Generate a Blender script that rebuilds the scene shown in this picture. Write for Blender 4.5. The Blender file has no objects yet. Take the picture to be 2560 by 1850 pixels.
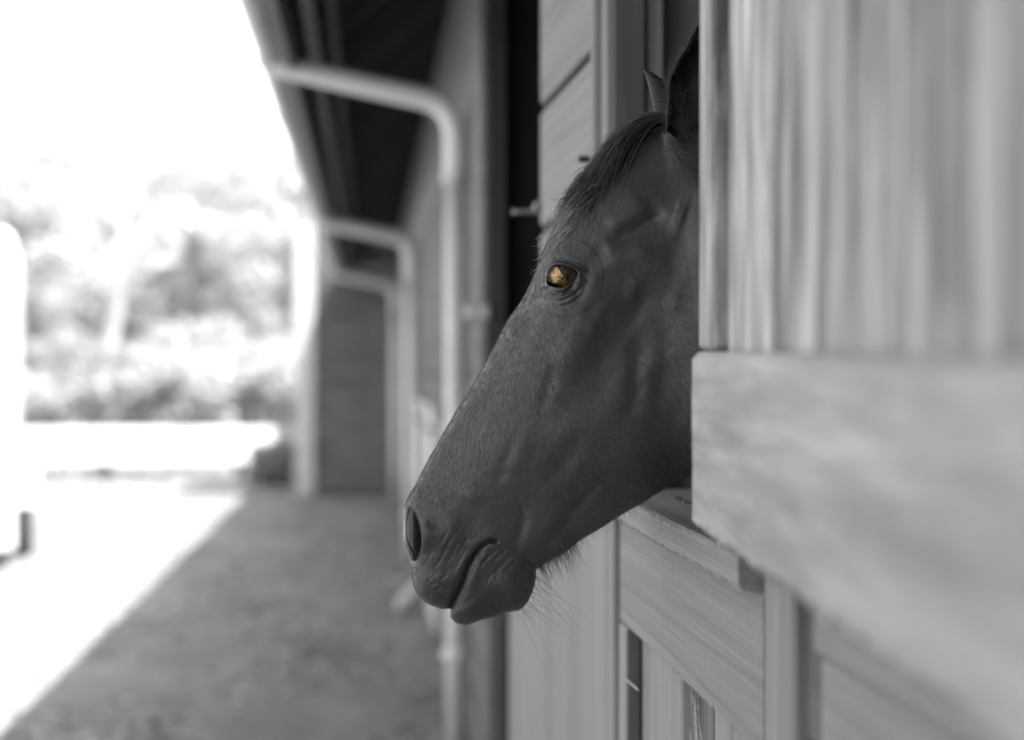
import bpy, bmesh, math, random
import numpy as np
from mathutils import Vector, Matrix, Quaternion

R = math.radians
rng = np.random.default_rng(7)
random.seed(7)
scn = bpy.context.scene
COL = scn.collection

# ------------------------------------------------------------------ camera, sky, sun, exposure
YAW = math.atan((1280 - 918) / 6044)          # the wall runs along +Y; the camera looks slightly into it
CX, CZ = -0.365, 1.35                         # camera: 36 cm out from the wall face, 1.35 m up
cam = bpy.data.cameras.new('camera')
cam.sensor_width = 36
cam.lens = 85
cam.clip_start = 0.05
cam.clip_end = 900
cam.dof.use_dof = True
cam.dof.focus_distance = 2.71
cam.dof.aperture_fstop = 3.5
cam_ob = bpy.data.objects.new('camera', cam)
COL.objects.link(cam_ob)
cam_ob.location = (CX, 0, CZ)
cam_ob.rotation_euler = (R(90.142), 0, -YAW)
scn.camera = cam_ob

SUN_FROM = Vector((0.985, -0.80, 2.5)).normalized()
world = bpy.data.worlds.new('World')
scn.world = world
world.use_nodes = True
wn = world.node_tree
sky = wn.nodes.new('ShaderNodeTexSky')
sky.sky_type = 'NISHITA'
sky.sun_disc = False
sky.sun_elevation = math.asin(SUN_FROM.z)
sky.sun_rotation = math.atan2(SUN_FROM.x, SUN_FROM.y)
sky.dust_density = 2.0
bw = wn.nodes.new('ShaderNodeRGBToBW')        # black-and-white photograph: a neutral sky
wn.links.new(sky.outputs[0], bw.inputs[0])
wn.links.new(bw.outputs[0], wn.nodes['Background'].inputs[0])
wn.nodes['Background'].inputs[1].default_value = 0.14

sun = bpy.data.lights.new('sun', 'SUN')
sun.energy = 2.8
sun.angle = R(0.55)
sun.color = (1, 1, 1)
sun_ob = bpy.data.objects.new('sun', sun)
COL.objects.link(sun_ob)
sun_ob.rotation_euler = SUN_FROM.to_track_quat('Z', 'Y').to_euler()

scn.view_settings.view_transform = 'Standard'
scn.view_settings.look = 'None'
scn.view_settings.gamma = 1
scn.view_settings.use_curve_mapping = False
scn.view_settings.exposure = 2.5
scn.cycles.use_denoising = True
scn.cycles.max_bounces = 10
scn.cycles.diffuse_bounces = 5

# ------------------------------------------------------------------ helpers
def along(fx, X):
    """distance along the wall direction at which a plane X is met by the sight line of photo column fx"""
    return (X - CX) / math.tan(math.atan((fx - 1280) / 6044) + YAW)

def tag(o, label=None, cat=None, group=None, kind=None):
    if label: o['label'] = label
    if cat: o['category'] = cat
    if group: o['group'] = group
    if kind: o['kind'] = kind
    return o

def empty(name, loc=(0, 0, 0), rz=0.0):
    o = bpy.data.objects.new(name, None)
    o.empty_display_size = 0.1
    COL.objects.link(o)
    o.location = loc
    o.rotation_euler = (0, 0, rz)
    return o

def link(name, me, mat=None, parent=None, smooth=False):
    o = bpy.data.objects.new(name, me)
    COL.objects.link(o)
    if mat is not None and len(me.materials) == 0:
        me.materials.append(mat)
    if parent is not None:
        o.parent = parent
    if smooth:
        me.polygons.foreach_set('use_smooth', [True] * len(me.polygons))
    return o

def bm_box(bm, x0, x1, y0, y1, z0, z1, bev=0.0):
    m = Matrix.Translation(((x0 + x1) / 2, (y0 + y1) / 2, (z0 + z1) / 2)) @ Matrix.Diagonal((abs(x1 - x0), abs(y1 - y0), abs(z1 - z0), 1))
    r = bmesh.ops.create_cube(bm, size=1, matrix=m)
    if bev > 0:
        es = {e for v in r['verts'] for e in v.link_edges}
        bmesh.ops.bevel(bm, geom=list(es), offset=bev, segments=1, affect='EDGES', profile=0.5)

def box(name, x0, x1, y0, y1, z0, z1, mat, parent=None, bev=0.002, rot=None, jitter=0.0):
    """a board or block with its origin at its own centre"""
    cx, cy, cz = (x0 + x1) / 2, (y0 + y1) / 2, (z0 + z1) / 2
    hx, hy, hz = abs(x1 - x0) / 2, abs(y1 - y0) / 2, abs(z1 - z0) / 2
    bm = bmesh.new()
    bm_box(bm, -hx, hx, -hy, hy, -hz, hz, bev)
    if jitter:
        for v in bm.verts:
            v.co += Vector((random.uniform(-jitter, jitter), random.uniform(-jitter, jitter), random.uniform(-jitter, jitter)))
    me = bpy.data.meshes.new(name)
    bm.to_mesh(me); bm.free()
    o = link(name, me, mat, parent)
    o.location = (cx, cy, cz)
    if rot: o.rotation_euler = rot
    return o

def tube_mesh(name, pts, radii, n=12, cap=True):
    """tube along a polyline"""
    pts = [Vector(p) for p in pts]
    if not hasattr(radii, '__len__'): radii = [radii] * len(pts)
    bm = bmesh.new()
    rings = []
    ref = None
    for i, p in enumerate(pts):
        t = (pts[min(i + 1, len(pts) - 1)] - pts[max(i - 1, 0)]).normalized()
        if ref is None:
            ref = t.orthogonal().normalized()
        ref = (ref - t * ref.dot(t)).normalized()
        b = t.cross(ref)
        rings.append([bm.verts.new(p + (ref * math.cos(2 * math.pi * k / n) + b * math.sin(2 * math.pi * k / n)) * radii[i]) for k in range(n)])
    for a, b in zip(rings[:-1], rings[1:]):
        for k in range(n):
            bm.faces.new((a[k], a[(k + 1) % n], b[(k + 1) % n], b[k]))
    if cap:
        bm.faces.new(rings[0][::-1]); bm.faces.new(rings[-1])
    me = bpy.data.meshes.new(name)
    bm.to_mesh(me); bm.free()
    return me

def round_path(pts, r, n=7):
    """polyline with rounded corners"""
    pts = [Vector(p) for p in pts]
    out = [pts[0]]
    for a, b, c in zip(pts[:-2], pts[1:-1], pts[2:]):
        rr = min(r, (a - b).length * .48, (c - b).length * .48)
        p0, p2 = b + (a - b).normalized() * rr, b + (c - b).normalized() * rr
        for i in range(n + 1):
            t = i / n
            out.append(p0 * (1 - t) ** 2 + b * 2 * t * (1 - t) + p2 * t * t)
    out.append(pts[-1])
    return out

# ------------------------------------------------------------------ materials (all neutral grey: the photograph is black and white)
def mat_base(name):
    m = bpy.data.materials.new(name)
    m.use_nodes = True
    nt = m.node_tree
    return m, nt, nt.nodes['Principled BSDF']

def N(nt, t, **kw):
    n = nt.nodes.new(t)
    for k, v in kw.items():
        if k.startswith('i_'):
            n.inputs[k[2:].replace('_', ' ')].default_value = v
        else:
            setattr(n, k, v)
    return n

def ramp(nt, src, stops):
    r = N(nt, 'ShaderNodeValToRGB')
    els = r.color_ramp.elements
    while len(els) < len(stops): els.new(0.5)
    for e, (p, c) in zip(els, stops):
        e.position = p; e.color = (c, c, c, 1)
    nt.links.new(src, r.inputs[0])
    return r.outputs[0]

def mul(nt, a, b):
    m = N(nt, 'ShaderNodeMix', data_type='RGBA', blend_type='MULTIPLY')
    m.inputs[0].default_value = 1
    nt.links.new(a, m.inputs[6])
    nt.links.new(b, m.inputs[7])
    return m.outputs[2]

def wood(name, base, axis='z', streak=0.35, stain=0.3, fine=60.0, rough=0.75, bump=0.35, blot=3.0, var=0.12, long=18.0, knots=0, bs=.25):
    m, nt, P = mat_base(name)
    tc = N(nt, 'ShaderNodeTexCoord')
    oi = N(nt, 'ShaderNodeObjectInfo')
    add = N(nt, 'ShaderNodeVectorMath', operation='ADD')
    sc = N(nt, 'ShaderNodeVectorMath', operation='SCALE')
    sc.inputs['Scale'].default_value = 7.0
    cmb = N(nt, 'ShaderNodeCombineXYZ')
    for k in range(3): nt.links.new(oi.outputs['Random'], cmb.inputs[k])
    nt.links.new(cmb.outputs[0], sc.inputs[0])
    nt.links.new(tc.outputs['Object'], add.inputs[0]); nt.links.new(sc.outputs[0], add.inputs[1])
    s = {'x': (1 / long, 1, 1), 'y': (1, 1 / long, 1), 'z': (1, 1, 1 / long)}[axis]
    mp = N(nt, 'ShaderNodeMapping'); mp.inputs['Scale'].default_value = s
    nt.links.new(add.outputs[0], mp.inputs[0])
    g = N(nt, 'ShaderNodeTexNoise', i_Scale=fine, i_Detail=6.0, i_Roughness=0.65, i_Distortion=0.4); nt.links.new(mp.outputs[0], g.inputs['Vector'])
    g2 = N(nt, 'ShaderNodeTexNoise', i_Scale=fine * 0.22, i_Detail=4.0, i_Roughness=0.6, i_Distortion=0.8); nt.links.new(mp.outputs[0], g2.inputs['Vector'])
    s3 = {'x': (bs, 1, 1), 'y': (1, bs, 1), 'z': (1, 1, bs)}[axis]
    mp2 = N(nt, 'ShaderNodeMapping'); mp2.inputs['Scale'].default_value = s3
    nt.links.new(add.outputs[0], mp2.inputs[0])
    b = N(nt, 'ShaderNodeTexNoise', i_Scale=blot, i_Detail=5.0, i_Roughness=0.6); nt.links.new(mp2.outputs[0], b.inputs['Vector'])
    c1 = ramp(nt, g.outputs[0], [(0.3, base * (1 - streak * .6)), (0.65, base * 1.08)])
    c2 = ramp(nt, g2.outputs[0], [(0.3, 1 - streak), (0.6, 1.0)])
    c3 = ramp(nt, b.outputs[0], [(0.3, 1 - stain), (0.6, 1.0)])
    mr = N(nt, 'ShaderNodeMapRange'); mr.inputs[3].default_value = 1 - var; mr.inputs[4].default_value = 1 + var * .4
    nt.links.new(oi.outputs['Random'], mr.inputs[0])
    c = mul(nt, mul(nt, mul(nt, c1, c2), c3), mr.outputs[0])
    if knots:
        vk = N(nt, 'ShaderNodeTexVoronoi', i_Scale=float(knots)); nt.links.new(add.outputs[0], vk.inputs['Vector'])
        c = mul(nt, c, ramp(nt, vk.outputs['Distance'], [(0.015, .25), (0.045, 1.0)]))
    nt.links.new(c, P.inputs['Base Color'])
    P.inputs['Roughness'].default_value = rough
    P.inputs['Specular IOR Level'].default_value = 0.25
    ad = N(nt, 'ShaderNodeMath', operation='ADD'); nt.links.new(g.outputs[0], ad.inputs[0]); nt.links.new(g2.outputs[0], ad.inputs[1])
    bp = N(nt, 'ShaderNodeBump', i_Strength=bump, i_Distance=0.003); nt.links.new(ad.outputs[0], bp.inputs['Height'])
    nt.links.new(bp.outputs[0], P.inputs['Normal'])
    return m

def plain(name, base, rough=0.6, spec=0.4, scale=8.0, var=0.2, metal=0.0, bump=0.1):
    m, nt, P = mat_base(name)
    tc = N(nt, 'ShaderNodeTexCoord')
    n = N(nt, 'ShaderNodeTexNoise', i_Scale=scale, i_Detail=6.0, i_Roughness=0.6)
    nt.links.new(tc.outputs['Object'], n.inputs['Vector'])
    nt.links.new(ramp(nt, n.outputs[0], [(0.3, base * (1 - var)), (0.7, base * (1 + var * .5))]), P.inputs['Base Color'])
    P.inputs['Roughness'].default_value = rough
    P.inputs['Specular IOR Level'].default_value = spec
    P.inputs['Metallic'].default_value = metal
    if bump:
        bp = N(nt, 'ShaderNodeBump', i_Strength=bump, i_Distance=0.004); nt.links.new(n.outputs[0], bp.inputs['Height'])
        nt.links.new(bp.outputs[0], P.inputs['Normal'])
    return m

M_LEAF_V = wood('pale_weathered_wood_upright', 0.57, 'z', streak=0.62, stain=0.78, fine=60, blot=19.0, bump=0.5, long=9, var=.2)
M_LEAF_H = wood('pale_weathered_wood_level', 0.41, 'x', streak=0.4, stain=0.42, fine=60, blot=22.0, bump=0.6, long=16, bs=.085)
M_PAINT_Y = wood('light_painted_wood_level', 0.25, 'y', streak=0.28, stain=0.10, fine=190, blot=3.0, bump=1.0, long=130, var=.08, knots=9)
M_PAINT_Z = wood('light_painted_wood_upright', 0.255, 'z', streak=0.28, stain=0.16, fine=110, blot=4.0, bump=0.4, long=40, var=.1, knots=7)
M_WEATHER_Z = wood('weathered_wood_upright', 0.2, 'z', streak=0.55, stain=0.4, fine=130, blot=6.0, bump=0.8, long=24)
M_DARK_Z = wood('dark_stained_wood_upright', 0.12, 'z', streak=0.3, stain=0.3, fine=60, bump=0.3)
M_DARK_Y = wood('dark_stained_wood_level', 0.125, 'y', streak=0.3, stain=0.25, fine=60, bump=0.3)
M_DARK_X = wood('dark_stained_wood_cross', 0.11, 'x', streak=0.2, stain=0.2, fine=40, bump=0.3, var=.06)
M_BEAM = wood('old_dark_rafter_wood', 0.09, 'x', streak=0.3, stain=0.3, fine=50, bump=0.3)
M_FRIEZE = wood('grey_frieze_paint', 0.3, 'y', streak=0.2, stain=0.2, fine=50, bump=0.2)
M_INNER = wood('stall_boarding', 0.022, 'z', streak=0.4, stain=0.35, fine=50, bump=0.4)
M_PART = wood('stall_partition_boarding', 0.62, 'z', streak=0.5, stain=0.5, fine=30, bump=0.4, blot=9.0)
M_PIPE = plain('grey_painted_pipe', 0.6, rough=0.45, var=0.12, scale=5)
M_PIPE_NEW = plain('white_plastic_elbow', 0.8, rough=0.4, var=0.06, scale=5)
M_GUTTER = plain('white_gutter_paint', 0.5, rough=0.45, var=0.15, scale=4)
M_ROOF = plain('roof_felt', 0.025, rough=0.9, scale=6)
M_METAL = plain('galvanised_metal', 0.45, rough=0.4, metal=0.7, scale=40)
M_IRON = plain('dark_iron', 0.05, rough=0.5, metal=0.5, scale=40)
M_WHITE = plain('white_vehicle_paint', 0.8, rough=0.35, spec=0.5, var=0.05, scale=2, bump=0)
M_TYRE = plain('dusty_tyre_rubber', 0.16, rough=0.85, scale=20)
M_GLASSDARK = plain('dark_window_glass', 0.02, rough=0.08, spec=0.6, var=0, bump=0)
M_WALLWHITE = plain('white_rendered_wall', 0.78, rough=0.85, var=0.1, scale=3)
M_BARK = plain('grey_bark', 0.3, rough=0.9, scale=9, var=0.4, bump=0.5)
M_BIRCH = plain('pale_birch_bark', 0.7, rough=0.8, scale=5, var=0.25, bump=0.3)
M_WEB = plain('cobweb_silk', 0.7, rough=0.5, var=0.05, bump=0)
M_INK = plain('black_marker_ink', 0.015, rough=0.6, var=0.1, bump=0)

def leaf_mat(name, base):
    m, nt, P = mat_base(name)
    oi = N(nt, 'ShaderNodeTexCoord')
    n = N(nt, 'ShaderNodeTexNoise', i_Scale=1.3, i_Detail=3.0); nt.links.new(oi.outputs['Object'], n.inputs['Vector'])
    nt.links.new(ramp(nt, n.outputs[0], [(0.3, base * .8), (0.7, base * 1.2)]), P.inputs['Base Color'])
    P.inputs['Roughness'].default_value = 0.6
    tr = N(nt, 'ShaderNodeBsdfTranslucent'); tr.inputs[0].default_value = (base, base, base, 1)
    mx = N(nt, 'ShaderNodeMixShader'); mx.inputs[0].default_value = 0.45
    out = nt.nodes['Material Output']
    nt.links.new(P.outputs[0], mx.inputs[1]); nt.links.new(tr.outputs[0], mx.inputs[2]); nt.links.new(mx.outputs[0], out.inputs[0])
    return m
M_LEAF = [leaf_mat('leaves_pale', 0.45), leaf_mat('leaves_mid', 0.43), leaf_mat('leaves_dark', 0.36)]

def ground_mat():
    m, nt, P = mat_base('packed_dirt_and_gravel')
    tc = N(nt, 'ShaderNodeTexCoord')
    mpg = N(nt, 'ShaderNodeMapping'); mpg.inputs['Scale'].default_value = (1, .22, 1); nt.links.new(tc.outputs['Object'], mpg.inputs[0])
    n1 = N(nt, 'ShaderNodeTexNoise', i_Scale=2.6, i_Detail=7.0, i_Roughness=0.6); nt.links.new(mpg.outputs[0], n1.inputs['Vector'])
    n2 = N(nt, 'ShaderNodeTexNoise', i_Scale=28.0, i_Detail=8.0, i_Roughness=0.7); nt.links.new(tc.outputs['Object'], n2.inputs['Vector'])
    v = N(nt, 'ShaderNodeTexVoronoi', i_Scale=45.0); nt.links.new(tc.outputs['Object'], v.inputs['Vector'])
    c = mul(nt, ramp(nt, n1.outputs[0], [(0.34, 0.2), (0.64, 0.3)]), ramp(nt, n2.outputs[0], [(0.3, 0.65), (0.65, 1.1)]))
    c = mul(nt, c, ramp(nt, v.outputs['Distance'], [(0.0, 1.1), (0.6, 0.8)]))
    nt.links.new(c, P.inputs['Base Color'])
    P.inputs['Roughness'].default_value = 0.95
    P.inputs['Specular IOR Level'].default_value = 0.1
    bp = N(nt, 'ShaderNodeBump', i_Strength=0.6, i_Distance=0.02); nt.links.new(n2.outputs[0], bp.inputs['Height'])
    nt.links.new(bp.outputs[0], P.inputs['Normal'])
    return m
M_GROUND = ground_mat()

# ------------------------------------------------------------------ ground
def make_ground():
    bm = bmesh.new()
    xs = [-500, -60, -20, -10, -6, -4, -3, -2, -1, 0, 1.5, 3.3, 8, 20, 60, 500]
    ys = [-400, -60, -20, -8, -2, 0] + [1.5 * i for i in range(1, 30)] + [60, 90, 150, 300, 700]
    vs = {}
    for i, x in enumerate(xs):
        for j, y in enumerate(ys):
            z = 0.0
            if -8 < x < -0.2 and 2 < y < 45: z = 0.012 * math.sin(x * 3.1 + y * 1.7) - 0.006
            vs[i, j] = bm.verts.new((x, y, z))
    for i in range(len(xs) - 1):
        for j in range(len(ys) - 1):
            bm.faces.new((vs[i, j], vs[i + 1, j], vs[i + 1, j + 1], vs[i, j + 1]))
    me = bpy.data.meshes.new('ground'); bm.to_mesh(me); bm.free()
    tag(link('ground', me, M_GROUND, None, True), kind='structure')
make_ground()
def make_litter():
    g = np.random.default_rng(44)
    n = 8000
    x = g.uniform(-1.9, -.02, n); y = 4 + 24 * g.uniform(0, 1, n) ** 1.3
    cl = np.sin(x * 5.1 + np.sin(y * .9) * 2) + np.sin(y * 1.3 + x * 2.2)
    keep = cl + g.normal(scale=.8, size=n) > .3
    x, y = x[keep], y[keep]; n = len(x)
    L = g.uniform(.008, .035, n); W = L * g.uniform(.2, .8, n); a = g.uniform(0, math.pi, n); h = g.uniform(.006, .022, n)
    ca, sa = np.cos(a), np.sin(a)
    V = np.zeros((n, 5, 3))
    for k, (u, v) in enumerate(((-1, -1), (1, -1), (1, 1), (-1, 1))):
        V[:, k, 0] = x + ca * u * L - sa * v * W; V[:, k, 1] = y + sa * u * L + ca * v * W
    V[:, 4, 0] = x; V[:, 4, 1] = y; V[:, 4, 2] = h
    V[:, :, 2] += .004
    i = np.arange(n)[:, None] * 5
    F = np.concatenate([np.hstack([i + q, i + (q + 1) % 4, i + 4]) for q in range(4)])
    for nm, lab, sel, base in (('wood_chips', None, 0, .33), ('dirt_clods', None, 1, .13)):
        f = F[(F[:, 2] // 5) % 2 == sel]
        me = bpy.data.meshes.new(nm); me.from_pydata(V.reshape(-1, 3).tolist(), [], f.tolist())
        tag(link(nm, me, plain(nm + '_colour', base, rough=.95, var=.3, scale=30)), kind='stuff')
make_litter()

# ------------------------------------------------------------------ the stable building
Y_END = 26.9
Y_BACK = -9.0
J1N, J1F = along(1908, 0), along(1536, 0)         # doorway the horse looks out of
J2N, J2F = along(1362, 0), along(1224, 0)         # next doorway
stable = tag(empty('stable_building', (0, 0, 0)), 'long wooden stable block with deep overhanging eaves and dark boarded walls', 'stable')

# long wall beyond the second doorway: horizontal boards
zs = [0.04 + 0.188 * i for i in range(13)]
for i in range(12):
    box('siding_board', 0.0, 0.028, J2F + 0.05, Y_END, zs[i], zs[i + 1] - 0.006, M_DARK_Y, stable, 0.003, rot=(0, R(-2.2), 0))
box('frieze_board', -0.004, 0.03, J2F + 0.05, Y_END, 2.31, 2.66, M_FRIEZE, stable, 0.003)
box('frieze_board', 0.002, 0.03, J2F + 0.05, Y_END, 2.667, 3.02, M_FRIEZE, stable, 0.003)
# wall between the doorways and behind the camera
for i in range(8):
    box('wall_board', 0.012, 0.04, J1F + 0.0475, J2N - 0.0475, 0.04 + .3 * i, 0.04 + .3 * i + 0.295, M_PAINT_Y, stable, 0.003)
for (a, b) in ((Y_BACK, J1N - 0.10),):
    for i in range(12):
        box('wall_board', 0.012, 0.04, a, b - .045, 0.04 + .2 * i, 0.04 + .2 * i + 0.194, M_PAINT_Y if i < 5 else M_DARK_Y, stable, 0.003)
for k, z in enumerate((2.50, 2.76)):
    box('lintel_board', 0.0, 0.04, Y_BACK, J2F + 0.045, z, z + 0.255, M_FRIEZE, stable, 0.003)
# jambs: the dark reveals that face the camera
box('door_jamb', 0.0, 0.046, J1F, J1F + 0.045, 0.02, 2.495, M_DARK_Z, stable, 0.002)
box('door_jamb', 0.0, 0.046, J2F, J2F + 0.045, 0.02, 2.495, M_DARK_Z, stable, 0.002)
box('door_jamb', 0.0, 0.06, J2N - 0.045, J2N, 0.02, 2.495, M_DARK_Z, stable, 0.002)
box('door_stop', 0.048, 0.075, J1F + 0.012, J1F + 0.06, 0.02, 2.495, M_PAINT_Z, stable, 0.002)
box('corner_trim', -0.012, 0.010, J1F + 0.003, along(1511, 0), 1.19, 2.495, M_PAINT_Z, stable, 0.003)
box('corner_trim', -0.012, 0.010, J1F + 0.003, along(1511, 0) + .02, 0.02, 1.187, M_PAINT_Z, stable, 0.003)
# near jamb of the horse's doorway
box('door_post', 0.0, 0.07, along(1982, 0), J1N - 0.006, 0.02, 2.495, M_PAINT_Z, stable, 0.004)
yb = along(1990, 0.02)
box('door_jamb', 0.014, 0.09, yb - 0.12, along(1982, 0) - .003, 0.02, 2.495, M_DARK_Z, stable, 0.002)
# stall interior
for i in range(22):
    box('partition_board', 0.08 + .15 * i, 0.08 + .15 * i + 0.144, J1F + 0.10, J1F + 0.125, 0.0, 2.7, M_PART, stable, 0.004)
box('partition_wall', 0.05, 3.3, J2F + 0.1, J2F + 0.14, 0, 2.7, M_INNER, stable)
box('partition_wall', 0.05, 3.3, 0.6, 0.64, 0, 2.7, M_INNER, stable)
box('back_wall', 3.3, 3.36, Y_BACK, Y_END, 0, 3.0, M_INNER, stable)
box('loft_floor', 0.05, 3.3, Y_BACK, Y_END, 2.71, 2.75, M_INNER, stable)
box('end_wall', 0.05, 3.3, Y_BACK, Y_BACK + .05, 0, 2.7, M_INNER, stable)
# roof: slope, rafters, battens, fascia, gutter
EX, EZ, SL = -0.642, 2.50, 0.86
def roof_z(x): return EZ + SL * (x - EX)
bm = bmesh.new()
pr = [(EX - .02, roof_z(EX - .02) + .11), (1.7, roof_z(1.7) + .11), (1.7, roof_z(1.7) + .15), (EX - .02, roof_z(EX - .02) + .15)]
va = [bm.verts.new((x, Y_BACK - .3, z)) for x, z in pr]; vb = [bm.verts.new((x, Y_END + .2, z)) for x, z in pr]
bm.faces.new(va); bm.faces.new(vb[::-1])
for k in range(4): bm.faces.new((va[k], vb[k], vb[(k + 1) % 4], va[(k + 1) % 4]))
bmesh.ops.recalc_face_normals(bm, faces=bm.faces)
me = bpy.data.meshes.new('roof'); bm.to_mesh(me); bm.free()
link('roof', me, M_ROOF, stable)
bm = bmesh.new()
pr = [(1.705, roof_z(1.7) + .11), (4.2, roof_z(1.7) - 2.0), (4.2, roof_z(1.7) - 1.96), (1.705, roof_z(1.7) + .15)]
va = [bm.verts.new((x, Y_BACK - .3, z)) for x, z in pr]; vb = [bm.verts.new((x, Y_END + .2, z)) for x, z in pr]
bm.faces.new(va); bm.faces.new(vb[::-1])
for k in range(4): bm.faces.new((va[k], vb[k], vb[(k + 1) % 4], va[(k + 1) % 4]))
bmesh.ops.recalc_face_normals(bm, faces=bm.faces)
me = bpy.data.meshes.new('roof_slope'); bm.to_mesh(me); bm.free()
link('roof', me, M_ROOF, stable)
ang = math.atan(SL)
raf = None
y = Y_BACK + .2
while y < Y_END:
    if raf is None:
        L = 0.86
        raf = box('rafter', -L / 2, L / 2, -.025, .025, -.05, .05, M_BEAM, stable, 0.003)
    else:
        o = raf.copy(); COL.objects.link(o); raf2 = o
    o = raf if y < Y_BACK + .3 else raf2
    o.location = (EX + .345, y, roof_z(EX + .345) + .052); o.rotation_euler = (0, -ang, 0)
    y += 0.62
for (bx, w, mt) in ((-0.575, 0.036, M_FRIEZE), (-0.50, 0.03, M_DARK_Y)):
    box('roof_batten', bx, bx + w, Y_BACK, Y_END, roof_z(bx) - .035, roof_z(bx) - .012, mt, stable, 0.003, rot=(0, -ang, 0))
box('fascia_board', EX - .012, EX + .012, Y_BACK - .2, Y_END, EZ - .06, EZ + .09, M_FRIEZE, stable, 0.003)
bm = bmesh.new()
gx, gz, gr = EX - .068, EZ + .01, .052
ringA, ringB = [], []
for rr in (gr, gr - .004):
    for (yy, ring) in ((Y_BACK - .2, ringA), (Y_END - .02, ringB)):
        for k in range(13):
            a = math.pi + math.pi * k / 12
            ring.append(bm.verts.new((gx + rr * math.cos(a), yy, gz + rr * math.sin(a))))
n = 13
for off, flip in ((0, 1), (n, 0)):
    for k in range(n - 1):
        f = [ringA[off + k], ringA[off + k + 1], ringB[off + k + 1], ringB[off + k]]
        bm.faces.new(f if flip else f[::-1])
for k in (0, n - 1):
    bm.faces.new((ringA[k], ringB[k], ringB[n + k], ringA[n + k]))
bmesh.ops.recalc_face_normals(bm, faces=bm.faces)
me = bpy.data.meshes.new('gutter'); bm.to_mesh(me); bm.free()
gut = link('gutter', me, M_GUTTER, stable, True)
for k in range(14):
    yy = 1.2 + 1.9 * k
    me = tube_mesh('gutter_bracket', [(gx + (gr + .004) * math.cos(a), yy, gz + (gr + .004) * math.sin(a)) for a in [math.pi + math.pi * q / 10 for q in range(11)]], .005, 6)
    link('gutter_bracket', me, M_GUTTER, gut)

# downpipes: elbow from the gutter back to the wall, then down to a kicked-out shoe
PX = -0.050
for i, py in enumerate((8.7, 17.4, 26.3)):
    r = (.041, .052, .058)[i]
    elbow = round_path([(gx, py, gz - .05), (gx + .03, py, 2.462), (PX, py, 2.325), (PX, py, 2.05)], 0.12, 9)
    e = link('downpipe_elbow', tube_mesh('downpipe_elbow', elbow, r, 16), M_PIPE_NEW if i == 0 else M_PIPE, stable, True)
    low = [(PX, py, 2.065), (PX, py, 1.4), (PX, py, .7), (PX, py, 0.004)]
    p = link('downpipe', tube_mesh('downpipe', low, r * .88, 16), M_PIPE, stable, True)
    for z in (2.06, 1.15, .35):
        link('pipe_clip', tube_mesh('pipe_clip', [(PX, py, z - .015), (PX, py, z + .015)], r * 1.15, 16), M_PIPE, p, False)

# upright conduit with a catch on the wall past the second doorway
yc0 = along(1208, -0.02)
con = link('conduit', tube_mesh('conduit', [(-.022, yc0, 0.9), (-.022, yc0, 3.0)], .019, 12), M_FRIEZE, stable, True)
box('conduit_clip', -.075, 0.0, yc0 - .03, yc0 + .03, 1.52, 1.56, M_GUTTER, con, .006)

ch = tag(empty('drain_chute', (-.10, 13.9, 0)), 'small pale slanting drain chute on the ground against the wall, below the muzzle', 'drain chute')
bm = bmesh.new()
for (sx0, sx1) in ((-.05, .05), (-.06, -.05), (.05, .06)):
    h_ = .015 if sx0 == -.05 else .06
    vv = [bm.verts.new(v_) for v_ in ((.06, sx0, .16), (.06, sx1, .16), (-.10, sx1 - .05, .0), (-.10, sx0 - .05, .0), (.06, sx0, .16 + h_), (.06, sx1, .16 + h_), (-.10, sx1 - .05, h_), (-.10, sx0 - .05, h_))]
    for f_ in ((0, 3, 2, 1), (4, 5, 6, 7), (0, 1, 5, 4), (1, 2, 6, 5), (2, 3, 7, 6), (3, 0, 4, 7)): bm.faces.new([vv[i_] for i_ in f_])
me = bpy.data.meshes.new('channel'); bm.to_mesh(me); bm.free()
link('channel', me, M_PIPE_NEW, ch)
# the end wing: dark cross boards facing us, a pale corner board
WY = Y_END + .02
for i in range(19):
    box('wing_board', -1.12, 3.3, WY, WY + .03, 0.03 + .18 * i, 0.03 + .18 * i + .176, M_DARK_X, stable, .002, rot=(R(-.8), 0, 0))
box('corner_board', -1.16, -0.955, WY - .035, WY - .004, 0.02, 3.42, M_GUTTER, stable, .004)
box('wing_side', -1.15, -1.12, WY + .004, WY + 2.3, 0.02, 3.42, M_DARK_Y, stable, .003)
box('wing_roof', -1.22, 3.4, WY - .12, WY + 2.4, 3.46, 3.54, M_ROOF, stable, .01)
box('wing_fascia', -1.23, 3.4, WY - .15, WY - .125, 3.4, 3.54, M_GUTTER, stable, .004)

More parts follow.
